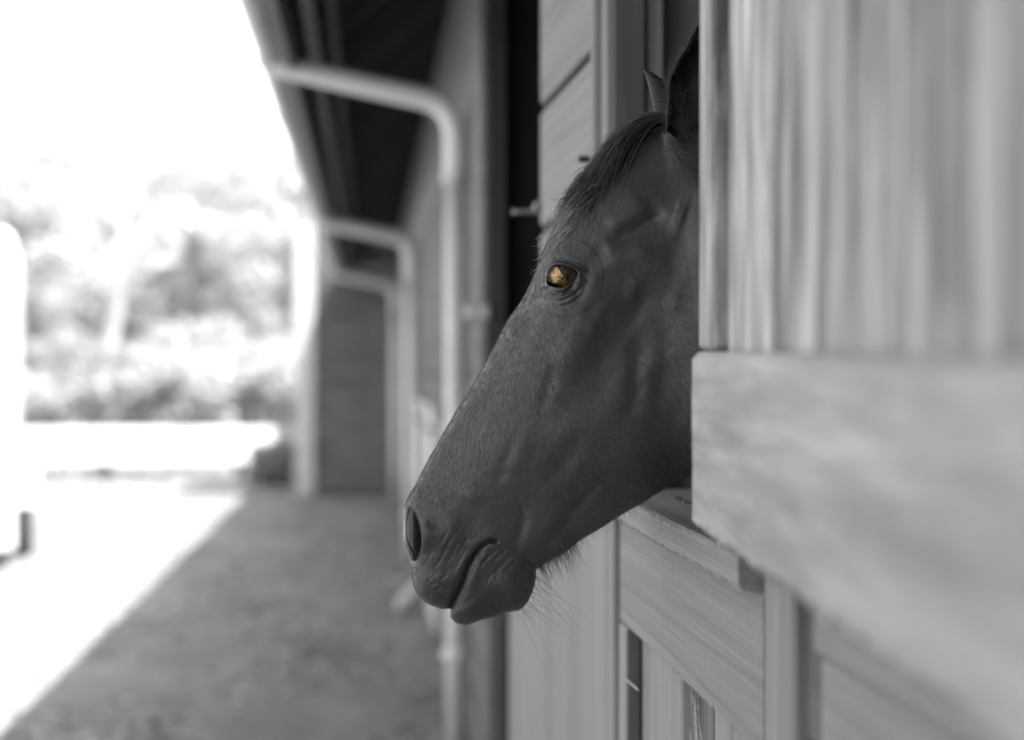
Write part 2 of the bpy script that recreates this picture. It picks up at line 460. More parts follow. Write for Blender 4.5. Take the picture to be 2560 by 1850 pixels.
# ------------------------------------------------------------------ doors
# lower half door in front of the horse
hd = tag(empty('half_door', (0, J1F, 0)), 'closed lower half door under the horse\'s chin with thick ledge on top', 'stable door', 'stable doors along the wall')
def part(name, x0, x1, y0, y1, z0, z1, mat, root, bev=.003, jitter=0):
    o = box(name, x0, x1, y0, y1, z0, z1, mat, root, bev, jitter=jitter)
    o.location -= root.location
    return o
LZ = CZ - .166
RB = CZ - .353
def ragged_board(name, x0, x1, y0_, y1_, z0, z1, mat, root, e=.003, amp=.0011, seed=1):
    # a board along the wall with a rubbed, nicked front edge
    g = random.Random(seed); n = 110
    bm = bmesh.new(); rows = []; wob = [g.uniform(0, 6.28) for _ in range(4)]
    cx, cy, cz = (x0 + x1) / 2, (y0_ + y1_) / 2, (z0 + z1) / 2
    for i in range(n + 1):
        y = y0_ + (y1_ - y0_) * i / n
        w = lambda s_: g.uniform(-s_, s_)
        nick = e * (1 + (g.uniform(.5, 1.8) if g.random() < .16 else w(.4)))
        nick2 = e * (1 + (g.uniform(.3, 1.2) if g.random() < .1 else w(.4)))
        lo = .0012 * math.sin(y * 9 + wob[0]) + .0005 * math.sin(y * 31 + wob[1])
        prof = [(x0 + w(amp * .3), z0 + nick2), (x0 + w(amp * .4), z1 - nick), (x0 + nick, z1 + w(amp * .3)), (x1, z1), (x1, z0 + lo), (x0 + nick2, z0 + lo)]
        rows.append([bm.verts.new((a_ - cx, y - cy, b_ - cz)) for a_, b_ in prof])
    for p_, q_ in zip(rows[:-1], rows[1:]):
        for k in range(6): bm.faces.new((p_[k], p_[(k + 1) % 6], q_[(k + 1) % 6], q_[k]))
    bm.faces.new(rows[0]); bm.faces.new(rows[-1][::-1])
    bmesh.ops.recalc_face_normals(bm, faces=bm.faces)
    me = bpy.data.meshes.new(name); bm.to_mesh(me); bm.free()
    o = link(name, me, mat, root); o.location = Vector((cx, cy, cz)) - root.location
    return o
ragged_board('top_rail', 0.0, 0.032, J1N, along(1541, 0), RB, LZ - .035, M_PAINT_Y, hd, .0025, seed=2)
ledge = ragged_board('ledge', -0.020, 0.17, along(1845, -.02), J1F - .01, LZ - .034, LZ, M_PAINT_Y, hd, .003, seed=5)
ya, yb_ = along(1605, .021), along(1700, .021)
part('stile_edge_shade', 0.001, 0.0185, along(1566, 0) - .006, along(1566, 0) - .001, 0.06, RB - .004, M_DARK_Z, hd, .0005)  # dark strip standing in for the shade on the stile's side face
part('far_stile', -0.001, 0.020, along(1566, 0), J1F - .008, 0.06, RB - .003, M_PAINT_Z, hd, .003)
part('plank', 0.022, 0.042, yb_, along(1570, .021), 0.06, RB + .06, M_PAINT_Z, hd, .003)
y0 = along(1745, .045)
for k in range(5):
    part('plank', 0.046, 0.062, y0 - .135 * (k + 1) + .004, y0 - .135 * k, 0.06, RB + .06, M_WEATHER_Z if k == 0 else M_PAINT_Z, hd, .003)
part('plank', 0.040, 0.060, y0 + .003, yb_ - .003, 0.06, RB + .05, M_WEATHER_Z, hd, .003)
# squiggle of black marker on the ledge top
def squig(root):
    pts = [(1690, 1247), (1697, 1244), (1702, 1248), (1700, 1253), None, (1706, 1253), (1714, 1259), (1718, 1255), (1724, 1261), (1730, 1257), (1737, 1256)]
    segs, cur = [], []
    for p in pts + [None]:
        if p is None:
            if len(cur) > 1: segs.append(cur)
            cur = []
        else:
            d = (CZ - LZ) * 6044 / (p[1] - 940)
            l = (p[0] - 1280) / 6044 * d
            cur.append((CX + l * math.cos(YAW) + d * math.sin(YAW), -l * math.sin(YAW) + d * math.cos(YAW), LZ + .0008))
    for s in segs:
        me = tube_mesh('marker_line', round_path(s, .01, 4), .0016, 6)
        o = link('marker_line', me, M_INK, root)
        o.location = -Vector(root.location) - Vector(root.parent.location)
squig(ledge)
# cobweb in the corner under the rail
def web(root):
    bm_pts = []
    for k in range(16):
        ya_, yb2 = y0 + random.uniform(-.10, .06), y0 + random.uniform(-.2, .08)
        za, zb = RB + random.uniform(-.12, 0), RB + random.uniform(-.30, -.05)
        mid = Vector(((.030 + .044) / 2 + random.uniform(-.006, .002), (ya_ + yb2) / 2, (za + zb) / 2 - .01))
        bm_pts.append([(.034, ya_, za), mid, (.043, yb2, zb)])
    bm = bmesh.new()
    for p in bm_pts:
        t = tube_mesh('t', round_path(p, .05, 4), .00022, 4, cap=False)
        bm.from_mesh(t); bpy.data.meshes.remove(t)
    me = bpy.data.meshes.new('cobweb'); bm.to_mesh(me); bm.free()
    o = link('cobweb', me, M_WEB, root); o['kind'] = 'stuff'
    o.location = -Vector(root.location)
web(hd)
me = tube_mesh('straw', [(.0, along(1567, 0) + .0, RB - .075), (-.004, along(1603, 0), RB - .066)], .0008, 5)
o = link('straw', me, M_WEB, hd); o.location = -Vector(hd.location)

# second stall: lower half door and the boarded leaf folded back beside it
h2 = tag(empty('half_door', (0, J2F, 0)), 'pale closed half door of the next stall, below the black opening', 'stable door', 'stable doors along the wall')
part('door_panel', -0.008, 0.02, J2N - .2, along(1272, -.008), 0.05, LZ + .0, M_PAINT_Z, h2, .004)
part('ledge', -0.02, 0.10, J2N + .003, along(1272, -.008), LZ + .003, LZ + .035, M_PAINT_Y, h2, .003)

leaf2 = empty('open_door_leaf', (-0.006, along(1511, -.006), 0), R(1.6))
tag(leaf2, 'pale boarded upper door leaf folded back beside the black opening', 'stable door', 'stable doors along the wall')
LW = 0.82
zz = [1.20, 1.62, 1.845, 2.065, 2.29, 2.46]
for k in range(5):
    o = box('board', -.016, .006, 0.02, LW, zz[k] + .008, zz[k + 1] - .008, M_PAINT_Y, leaf2, .004)
box('backing', .0065, .014, 0.0, LW - .005, 1.20, 2.46, M_DARK_Z, leaf2, .001)
o = box('edge_strip', -.019, .006, -.015, .018, 1.20, 2.46, M_PAINT_Z, leaf2, .003)
me = tube_mesh('bolt', [(-.034, .05, 1.683), (-.017, .05, 1.683)], .0055, 10)
link('bolt', me, M_IRON, leaf2)
link('bolt', tube_mesh('bolt', [(.0, LW - .015, 1.655), (-.066, LW - .03, 1.652), (-.07, LW - .03, 1.652)], [.0045, .004, .006], 10), M_METAL, leaf2, True)
link('bolt_ring', tube_mesh('bolt_ring', [(-.018 + .011 * math.cos(a), LW - .02, 1.66 + .011 * math.sin(a)) for a in [.35 * q for q in range(19)]], .003, 8), M_METAL, leaf2, True)

# lower wall panel between the doorways, below the leaf
pn = tag(empty('wall_panel', (0, along(1500, 0), 0)), 'plain pale boarded panel low on the wall behind the horse\'s chin', 'panel')
part('panel', -0.006, 0.009, along(1502, -.006), J2N - .205, 0.05, LZ - .01, M_PAINT_Z, pn, .003)
part('panel_edge', -0.010, 0.009, along(1532, -.01), along(1504, -.006), 0.05, LZ - .01, M_PAINT_Z, pn, .003)

# farther half doors along the wall
for k, (a, b) in enumerate(((12.1, 13.4), (14.9, 16.2))):
    q = tag(empty('half_door', (0, a, 0)), ['pale half door on the wall just past the nearest downpipe', 'pale half door on the wall just short of the second downpipe'][k], 'stable door', 'stable doors along the wall')
    part('door_panel', -0.035, -0.008, a, b, 0.06, LZ - .02, M_GUTTER, q, .004)
    part('ledge', -0.05, -.008, a - .01, b + .01, LZ - .018, LZ + .015, M_GUTTER, q, .003)
    part('latch', -0.06, -.036, a + .08, a + .2, LZ - .12, LZ - .09, M_IRON, q, .004)

# the near upper leaf, folded right back towards the camera
F0 = Vector((CX + .175 * math.cos(YAW) + 2.28 * math.sin(YAW), -.175 * math.sin(YAW) + 2.28 * math.cos(YAW), 0))
cd = Vector((.0291, -1.0))                                      # camera right / depth, towards the camera
ex = Vector((cd.x * math.cos(YAW) + cd.y * math.sin(YAW), -cd.x * math.sin(YAW) + cd.y * math.cos(YAW), -.0121)).normalized()
ey = Vector((0, 0, 1)).cross(ex).normalized()                   # into the wall or out of it
if ey.x < 0: ey = -ey
ez = ex.cross(ey)
if ez.z < 0: ez = -ez
near = empty('open_door_leaf', F0)
near.rotation_mode = 'QUATERNION'
rm = Matrix((ex, ey, ez)).transposed()
if rm.determinant() < 0:
    # keep a right-handed frame: run local x towards the camera, local y away from the wall
    ey = -ey
    rm = Matrix((ex, ey, ez)).transposed()
near.rotation_quaternion = rm.to_quaternion()
SGN = 1 if ey.x > 0 else -1                                      # local y sign that points into the wall
tag(near, 'big weathered pale plank door leaf folded back beside the camera, far right', 'stable door', 'stable doors along the wall')
def nb(name, q0, q1, in0, in1, z0, z1, mat, bev=.003, jitter=0):
    a, b = SGN * in0, SGN * in1
    return box(name, q0, q1, min(a, b), max(a, b), z0, z1, mat, near, bev, jitter=jitter)
ZB, ZT, ZTOP = CZ - .1415, CZ + .0226, 2.26
cuts = [0.0, .105, .222, .415, .634, .78, .94, 1.10, 1.26, 1.40]
for k, (a, b) in enumerate(zip(cuts[:-1], cuts[1:])):
    if k == 0:
        nb('stile', a - .002, b, 0.000, .030, ZT + .002, ZTOP, M_LEAF_V, .004)
    else:
        gap = .012 if k == 1 else .004
        nb('plank', a + .002, b - gap, .010 + (.004 if k == 1 else .002 * (k % 2)), .030, ZT - .05, ZTOP, M_LEAF_V, .004)
nb('backing', .004, 1.39, .0305, .040, ZT - .04, ZTOP - .01, M_DARK_Z, .001)
def ragged_rail():
    g = random.Random(3); bm = bmesh.new(); n = 90
    rows = []
    for i in range(n + 1):
        x = -.006 + 1.416 * i / n
        w = lambda s_: g.uniform(-s_, s_)
        top, bot = ZT + w(.0006), ZB + w(.0018) + .0015 * math.sin(x * 23) + .001 * math.sin(x * 71)
        f, bk = SGN * (-.006), SGN * .0096
        e = .006
        prof = [(f, top - e), (f + SGN * e, top), (bk, top), (bk, bot), (f + SGN * e * (1 + w(.3)), bot), (f, bot + e * (1 + w(.5))), (f + SGN * w(.0006), (top * .35 + bot * .65)), (f + SGN * w(.0006), (top * .7 + bot * .3))]
        rows.append([bm.verts.new((x, y_, z_)) for y_, z_ in prof])
    for a_, b_ in zip(rows[:-1], rows[1:]):
        for k in range(8): bm.faces.new((a_[k], a_[(k + 1) % 8], b_[(k + 1) % 8], b_[k]))
    bm.faces.new(rows[0]); bm.faces.new(rows[-1][::-1])
    bmesh.ops.recalc_face_normals(bm, faces=bm.faces)
    me = bpy.data.meshes.new('bottom_rail'); bm.to_mesh(me); bm.free()
    link('bottom_rail', me, M_LEAF_H, near)
ragged_rail()
nb('bottom_rail_back', -.004, 1.40, .0098, .030, ZB + .004, ZT - .053, M_LEAF_H, .003)
nb('middle_rail', .107, 1.41, -.004, .009, 2.05, 2.2, M_LEAF_H, .004)
# board on the wall below it, at the lower right
lw = tag(empty('wall_panel', (0, 1.7, 0)), 'dim pale boarding low on the wall under the big near door leaf', 'panel')
o = box('panel', -.004, .008, .2, along(2052, -.004), 0.05, 1.127, M_PAINT_Y, lw, .004); o.location -= lw.location
o = box('panel_cap', -.012, .008, .2, along(2034, -.012), 1.13, 1.21, M_PAINT_Y, lw, .004); o.location -= lw.location

# ------------------------------------------------------------------ the horse
# Side-view coordinates (a, b): a to the right, b down, 1 unit = .523 mm, traced on the head's middle plane 2.8 m from the camera.
HD = 2.8
HK = HD / 6044 * (2560 / 2268)
HA, HB = 1134.0, 819.5
hx0 = CX + HD * math.sin(YAW)
hy0 = HD * math.cos(YAW)
hz0 = CZ + HD * math.tan(R(0.142))

def pchip(x, y, q):
    x, y, q = np.asarray(x, float), np.asarray(y, float), np.asarray(q, float)
    h = np.diff(x); d = np.diff(y) / h
    m = np.zeros_like(y)
    for i in range(1, len(x) - 1):
        if d[i - 1] * d[i] > 0:
            w1, w2 = 2 * h[i] + h[i - 1], h[i] + 2 * h[i - 1]
            m[i] = (w1 + w2) / (w1 / d[i - 1] + w2 / d[i])
    m[0], m[-1] = d[0], d[-1]
    k = np.clip(np.searchsorted(x, q) - 1, 0, len(x) - 2)
    t = (q - x[k]) / h[k]
    return ((1 + 2 * t) * (1 - t) ** 2 * y[k] + t * (1 - t) ** 2 * h[k] * m[k] + t * t * (3 - 2 * t) * y[k + 1] + t * t * (t - 1) * h[k] * m[k + 1])

def crom(x, y, q):
    """smooth cubic through unevenly spaced knots"""
    x, y, q = np.asarray(x, float), np.asarray(y, float), np.asarray(q, float)
    h = np.diff(x); d = np.diff(y) / h
    m = np.zeros_like(y)
    m[1:-1] = (d[:-1] * h[1:] + d[1:] * h[:-1]) / (h[:-1] + h[1:])
    m[0], m[-1] = d[0], d[-1]
    k = np.clip(np.searchsorted(x, q) - 1, 0, len(x) - 2)
    t = (q - x[k]) / h[k]
    return ((1 + 2 * t) * (1 - t) ** 2 * y[k] + t * (1 - t) ** 2 * h[k] * m[k] + t * t * (3 - 2 * t) * y[k + 1] + t * t * (t - 1) * h[k] * m[k + 1])

# top line: forehead, nose, nostril rim, upper lip;   bottom line: throat, jaw, chin, lower lip
TOP = [(-6, 5050, 900), (-5, 4500, 560), (-4, 3600, 560), (-3, 2950, 480), (-2, 2350, 370), (-1, 1900, 285), (0, 1620, 245), (1, 1472, 275), (1.5, 1425, 297), (2, 1372, 334), (2.5, 1318, 384), (3, 1268, 442), (3.5, 1234, 496),
       (4, 1208, 547), (4.25, 1196, 573), (4.5, 1186, 603), (5, 1158, 661.6), (5.5, 1122.8, 713), (6, 1094.7, 768), (6.5, 1066.6, 820), (7, 1042, 862), (7.5, 1014, 905), (8, 996, 936), (9, 971.7, 979), (10, 944, 1028),
       (11, 922.5, 1071), (11.5, 911, 1090), (12, 902, 1110), (12.5, 896, 1136), (13, 893.5, 1160), (13.5, 893, 1182), (14, 897, 1206), (14.5, 905, 1225), (15, 911, 1242), (16, 912, 1271), (17, 917, 1298), (17.5, 927, 1318), (18, 945, 1334.5), (18.5, 964.5, 1343.6), (19, 982, 1348.4), (19.5, 990, 1348.6), (20, 997, 1348)]
BOT = [(-6, 5050, 1100), (-5, 4600, 1750), (-4, 3600, 1960), (-3, 2900, 1900), (-2, 2400, 1500), (-1, 2050, 1180), (0, 1740, 1035), (1, 1570, 1052), (1.4, 1539, 1053), (1.7, 1522, 1055.5), (2, 1502, 1062), (2.4, 1472.7, 1081), (3, 1426, 1111), (4, 1379.6, 1138), (5, 1333, 1168), (6, 1283, 1198), (7, 1253.5, 1221), (8, 1227, 1236), (9, 1199, 1253),
       (10, 1188, 1262), (10.5, 1186.5, 1275), (11, 1183, 1296), (12, 1174, 1321), (12.5, 1164, 1338), (13, 1149, 1350.5), (13.5, 1134, 1353.5), (14, 1120.6, 1356), (15, 1094, 1366), (16, 1067.5, 1372), (17, 1047.6, 1379), (17.5, 1031, 1383), (18, 1017.7, 1381.5), (18.5, 1005, 1374.5), (19, 998, 1364), (19.5, 996, 1355), (20, 997, 1348)]
# half widths in mm at even steps round the near half of each section
WID = [(-6, [20, 40, 60, 70, 70, 55, 25]), (-5, [90, 180, 240, 265, 255, 200, 110]), (-4, [70, 170, 250, 280, 275, 220, 120]), (-3, [50, 120, 190, 230, 225, 170, 90]), (-2, [45, 90, 130, 160, 160, 130, 70]), (-1, [35, 70, 95, 108, 105, 85, 50]), (0, [38, 72, 90, 95, 92, 78, 46]),
       (1, [40, 68, 82, 84, 83, 68, 34]), (2, [47, 76, 85, 81, 76, 60, 30]), (3, [52, 82, 90, 81, 72, 54, 26]), (4, [54, 86, 89, 77, 67, 48, 23]), (5, [43, 69, 74, 69, 60, 42, 20]), (6, [36, 55, 63, 61, 52, 36, 18]),
       (7, [31, 47, 56, 55, 47, 36, 20]), (8, [28, 42, 50, 49, 42, 33, 18]), (9, [27, 39, 46, 45, 39, 31, 17]), (10, [27, 39, 45, 43, 38, 31, 18]), (11, [28, 42, 45, 42, 38, 32, 19]), (12, [31, 46, 46, 42, 38, 34, 20]),
       (13, [34, 49, 47, 42, 38, 34, 20]), (14, [33, 47, 46, 41, 38, 33, 20]), (15, [30, 43, 44, 40, 37, 32, 19]), (16, [27, 40, 42, 39, 36, 31, 18]), (17, [26, 38, 40, 34, 33, 31, 18]), (18, [20, 30, 32, 28, 28, 26, 15]), (19, [12, 18, 20, 17, 18, 17, 10]), (20, [.4, .6, .8, .8, .8, .6, .4])]

EYE = np.array([(1212, 624), (1213.8, 612), (1217, 601), (1222, 593.5), (1231.8, 589.5), (1243.5, 589), (1255, 591), (1266.8, 595.8), (1275.6, 601.7), (1279, 606), (1277, 613), (1270.7, 623), (1262.9, 630), (1253.2, 635), (1243.5, 637.7), (1232.7, 636.8), (1224, 634), (1216, 631.5)])
EYC = (1246.0, 613.0)
EYR = 20.5                                     # mm
NOS = np.array([(908, 1121), (915, 1125), (924, 1137), (932, 1160), (936, 1185), (935.7, 1211), (930, 1231), (922, 1243), (905, 1243), (870, 1235), (862, 1182), (868, 1130), (900, 1119)])

def stroke_field(a, b, poly, w):
    """gaussian ridge along a polyline, fading out at both ends"""
    P = np.asarray(poly, float)
    L = np.hypot(*np.diff(P, axis=0).T); C = np.concatenate([[0], np.cumsum(L)])
    best = np.full(a.shape, 1e9); par = np.zeros(a.shape)
    for k, ((x0, y0), (x1, y1)) in enumerate(zip(P[:-1], P[1:])):
        dx, dy = x1 - x0, y1 - y0
        t = np.clip(((a - x0) * dx + (b - y0) * dy) / (dx * dx + dy * dy + 1e-9), 0, 1)
        d = np.hypot(a - x0 - t * dx, b - y0 - t * dy)
        m = d < best
        best = np.where(m, d, best); par = np.where(m, C[k] + t * L[k], par)
    u = par / C[-1]
    fade = 1.0 if w < 3.0 else .2 + .8 * sstep(np.minimum(u, 1 - u) / .28)
    return np.exp(-best * best / (2 * w * w)) * fade

def seg_dist(a, b, poly, closed=False):
    P = np.asarray(poly, float)
    if closed: P = np.vstack([P, P[:1]])
    best = np.full(a.shape, 1e9)
    for (x0, y0), (x1, y1) in zip(P[:-1], P[1:]):
        dx, dy = x1 - x0, y1 - y0
        t = np.clip(((a - x0) * dx + (b - y0) * dy) / (dx * dx + dy * dy + 1e-9), 0, 1)
        best = np.minimum(best, np.hypot(a - x0 - t * dx, b - y0 - t * dy))
    return best

def sdist(a, b, poly):
    """signed distance, positive inside"""
    d = seg_dist(a, b, poly, True)
    ins = np.zeros(a.shape, bool)
    P = np.asarray(poly)
    for (x0, y0), (x1, y1) in zip(P, np.roll(P, -1, 0)):
        c = ((y0 > b) != (y1 > b)) & (a < (x1 - x0) * (b - y0) / (y1 - y0 + 1e-12) + x0)
        ins ^= c
    return np.where(ins, d, -d)

def sstep(x): 
    x = np.clip(x, 0, 1); return x * x * (3 - 2 * x)

# folds, veins and muscles: (points, half width in units, height in mm)
STROKES = [
    # hollow above the eye and the arch round it
    ([(1480, 462), (1448, 487), (1400, 515), (1340, 542)], 17, -6.0), ([(1440, 440), (1390, 470), (1330, 505)], 32, 3.5), ([(1450, 540), (1390, 562), (1320, 580)], 26, 2.4),
    ([(1530, 520), (1500, 545), (1470, 600)], 18, -1.6), ([(1490, 470), (1520, 480)], 24, 3),
    ([(1350, 545), (1316, 576), (1288, 600)], 12, -2.2), ([(1350, 604), (1430, 572), (1510, 590)], 32, 1.6),
    # lids
    ([(1207, 588), (1213.3, 580), (1227.9, 576), (1247.3, 577.3), (1266.8, 583.2), (1286.3, 590.5), (1302, 598)], 2.6, -3.4),
    ([(1216, 590), (1228, 582.5), (1247, 583), (1266, 589), (1282, 598)], 4.0, 2.2),
    ([(1215, 639.5), (1237.6, 647.4), (1252.2, 645.8), (1266, 634.5), (1277, 620)], 2.6, -2.4),
    ([(1222, 641), (1240, 643), (1256, 639), (1270, 628)], 3.2, 1.8),
    ([(1187, 646), (1208.4, 656), (1227.9, 656), (1247.3, 652), (1266.8, 641), (1281, 625)], 3.2, -2.3),
    ([(1225, 668), (1250, 664), (1275, 650), (1291, 632)], 3.4, -1.8), ([(1230, 662), (1256, 656), (1275, 643)], 3.4, 1.2), 
    ([(1236, 680), (1262, 674), (1285, 658)], 3.5, -1.3),
    ([(1217, 639), (1206, 641), (1195, 644)], 3.4, -3.6), ([(1204, 588), (1206.5, 614), (1203, 626), (1196, 633)], 2.4, -2.2), ([(1199, 596), (1201, 614), (1195, 626)], 2.2, -1.5), ([(1208, 628), (1200, 634), (1196, 637)], 2, -1.2),
    ([(1298, 600), (1301, 622), (1290, 650), (1270, 680)], 7, -2.0),
    # facial crest, muscles and vessels down the cheek
    ([(1330, 690), (1280, 760), (1236, 850)], 28, 3.2), ([(1232, 796), (1222, 850), (1207, 892), (1199, 915)], 12, -2.6), ([(1246, 770), (1232, 850), (1216, 905)], 10, 1.4), ([(1196, 770), (1204, 810), (1196, 850)], 12, 1.0),
    ([(1418, 735), (1406, 883), (1388, 950)], 15, -1.5), ([(1446, 740), (1432, 880), (1410, 960)], 16, 1.1), ([(1472, 690), (1478, 820), (1458, 930)], 15, -1.2), ([(1390, 760), (1376, 870), (1362, 930)], 14, .9),
    ([(1336, 770), (1330, 850), (1318, 900)], 16, -1.0), ([(1512, 780), (1508, 880), (1490, 960)], 16, -1.4),
    ([(1340, 680), (1316, 720), (1300, 760)], 9, 1.0), ([(1440, 640), (1410, 690), (1370, 730)], 13, -1.4), ([(1420, 615), (1390, 665)], 12, 1.2), ([(1505, 640), (1480, 700)], 13, 1.2),
    ([(1200, 690), (1180, 760)], 14, 1.0), ([(1175, 690), (1182, 650)], 6, 1.3), ([(1186, 640), (1180, 680), (1160, 730)], 7, -1.0), ([(1155, 800), (1130, 850), (1090, 900)], 22, 1.3),
    ([(1150, 950), (1138, 976), (1124, 1012), (1108, 1044)], 9, -1.5), ([(1168, 950), (1154, 985), (1136, 1030), (1118, 1060)], 13, .9),
    ([(1270, 940), (1230, 990), (1190, 1040)], 18, 1.5), ([(1290, 980), (1240, 1040), (1195, 1080)], 15, -1.5), ([(1330, 960), (1270, 1050), (1210, 1110)], 16, 1.3),
    ([(1117, 1039), (1100, 1069)], 10, -1.2), ([(1060, 1080), (1040, 1120)], 18, 1.3),
    # jaw bar
    ([(1352, 1040), (1312, 1085), (1257, 1150), (1207, 1217), (1170, 1247)], 9, -3.2), ([(1560, 1020), (1450, 1032), (1360, 1040)], 16, -1.6), ([(1320, 1130), (1270, 1185), (1222, 1222)], 11, 1.4),
    ([(1440, 1000), (1345, 1030), (1280, 1090)], 18, 1.3), ([(1258, 1098), (1210, 1150), (1178, 1200)], 12, 1.1),
    ([(1160, 1130), (1157, 1165), (1141, 1220)], 10, -2.3), ([(1150, 1132), (1162, 1128)], 10, -1.2), ([(1190, 1110), (1176, 1160), (1160, 1215)], 10, 1.0), ([(1173, 1250), (1152, 1272), (1131, 1296)], 3.2, -1.6), ([(1188, 1252), (1172, 1244), (1160, 1252)], 5, -2.2),
    # nostril surround
    ([(912, 1116), (926, 1130), (939, 1160), (943, 1186), (942, 1214), (934, 1238)], 6, .7), ([(955, 1130), (966, 1190), (958, 1240)], 14, -2.0), ([(985, 1110), (1000, 1160), (990, 1200)], 18, 1.8),
    ([(906, 1236), (920, 1252), (928, 1280)], 7, -1.0), ([(924, 1095), (950, 1105), (985, 1100)], 14, 1.2),
    # mouth
    ([(997, 1350), (1004, 1331), (1014.4, 1311), (1027.6, 1281), (1034.3, 1258), (1047.6, 1231.4), (1067.5, 1208), (1084, 1197.5), (1098, 1198.5)], 2.7, -10.0),
    ([(1001, 1352), (1020, 1313), (1040, 1260), (1064, 1218), (1088, 1202)], 8, -1.8),
    ([(982, 1338), (1000, 1306), (1017, 1262), (1037, 1222), (1060, 1198)], 7, 2.2), ([(1024, 1340), (1038, 1300), (1054, 1262), (1074, 1230)], 10, 2.2),
    # lip and chin creases
    ([(1003, 1182), (988, 1215), (972, 1246), (955, 1268)], 3.0, -.85), ([(1018, 1190), (1000, 1232), (984, 1256)], 3.4, -.6), ([(1034, 1196), (1018, 1222)], 2.6, -.5), ([(1040, 1206), (1018, 1244), (1006, 1272)], 3, -.55), ([(994, 1172), (978, 1200), (960, 1216)], 3, -.6),
    ([(950, 1297), (966, 1291), (982, 1296)], 3.4, -1.2), ([(966, 1304), (980, 1300), (990, 1304)], 2.8, -.9), ([(948, 1288), (958, 1278), (964, 1268)], 2.6, -.7), ([(976, 1284), (988, 1274)], 2.6, -.7),
    ([(1104, 1213), (1080, 1236), (1058, 1262)], 3.2, -.8), ([(1118, 1220), (1096, 1240)], 2.6, -.7), ([(1134, 1226), (1112, 1252), (1078, 1284)], 3.4, -.7), ([(1140, 1244), (1118, 1266)], 2.8, -.6), ([(1150, 1262), (1122, 1294)], 2.8, -.6),
    ([(1062, 1300), (1090, 1296), (1116, 1310)], 9, .9), ([(1040, 1350), (1066, 1342), (1090, 1340)], 9, -.8),
]
VEINS = np.random.default_rng(21)
for _ in range(60):                               # small creases on muzzle and lips, laid the way the skin folds
    x, y = VEINS.uniform(950, 1150), VEINS.uniform(1150, 1340)
    dx, dy = VEINS.uniform(-.75, -.35), 1.0
    L = VEINS.uniform(12, 34)
    STROKES.append(([(x, y), (x + dx * L * .5 + VEINS.uniform(-2, 2), y + dy * L * .5), (x + dx * L, y + dy * L)], VEINS.uniform(1.6, 2.6), -VEINS.uniform(.1, .38)))

def vnoise(a, b, s, seed):
    g = np.random.default_rng(seed)
    n = 64
    tab = g.normal(size=(n, n))
    x, y = a / s, b / s
    xi, yi = np.floor(x).astype(int), np.floor(y).astype(int)
    fx, fy = sstep(x - xi), sstep(y - yi)
    t = lambda i, j: tab[i % n, j % n]
    return (t(xi, yi) * (1 - fx) + t(xi + 1, yi) * fx) * (1 - fy) + (t(xi, yi + 1) * (1 - fx) + t(xi + 1, yi + 1) * fx) * fy

LIP = [(-6, 1110, 1180), (12, 1110, 1185), (13, 1082, 1199), (14, 1060, 1216), (15, 1043, 1240), (16, 1031, 1270), (17, 1019.5, 1300), (18, 1007.5, 1324), (19, 1000, 1340), (19.5, 998, 1345), (20, 997, 1348)]
def section_base(S, PH):
    """plain rounded form, before the folds: side-view position and half width (mm)"""
    sT, aT, bT = zip(*TOP); sB, aB, bB = zip(*BOT)
    ta, tb = pchip(sT, aT, S), pchip(sT, bT, S)
    ba, bb = pchip(sB, aB, S), pchip(sB, bB, S)
    t = (1 - np.cos(PH)) / 2
    k = sstep((S - 11.2) / 3.8)
    sL, aL, bL = zip(*LIP)
    da = (pchip(sL, aL, S) - (ta + ba) / 2) * k; db = (pchip(sL, bL, S) - (tb + bb) / 2) * k
    q = 4 * t * (1 - t)
    return ta + (ba - ta) * t + da * q, tb + (bb - tb) * t + db * q

def smoothmax(x, y, k):
    h = np.clip(.5 + .5 * (x - y) / k, 0, 1)
    return y + (x - y) * h + k * h * (1 - h)

sW = [w[0] for w in WID]
def widths(s_arr, ph_arr):
    cols = np.array([crom(sW, [w[1][i] for w in WID], s_arr) for i in range(7)])      # 7 x ns
    z0 = np.zeros((1, cols.shape[1]))
    ext = np.vstack([-cols[1:2], -cols[0:1], z0, cols, z0, -cols[-1:], -cols[-2:-1]])    # odd extension past both ends
    knots = (np.arange(-2, 11)) * math.pi / 8
    out = np.empty((len(s_arr), len(ph_arr)))
    for i in range(len(s_arr)):
        out[i] = crom(knots, ext[:, i], ph_arr)
    return out

BASE_EYE = float(widths(np.array([4.42]), np.array([math.acos(1 - 2 * .125)]))[0, 0])
EYZ = BASE_EYE + 7.0 - EYR                     # eyeball centre, mm from the middle plane

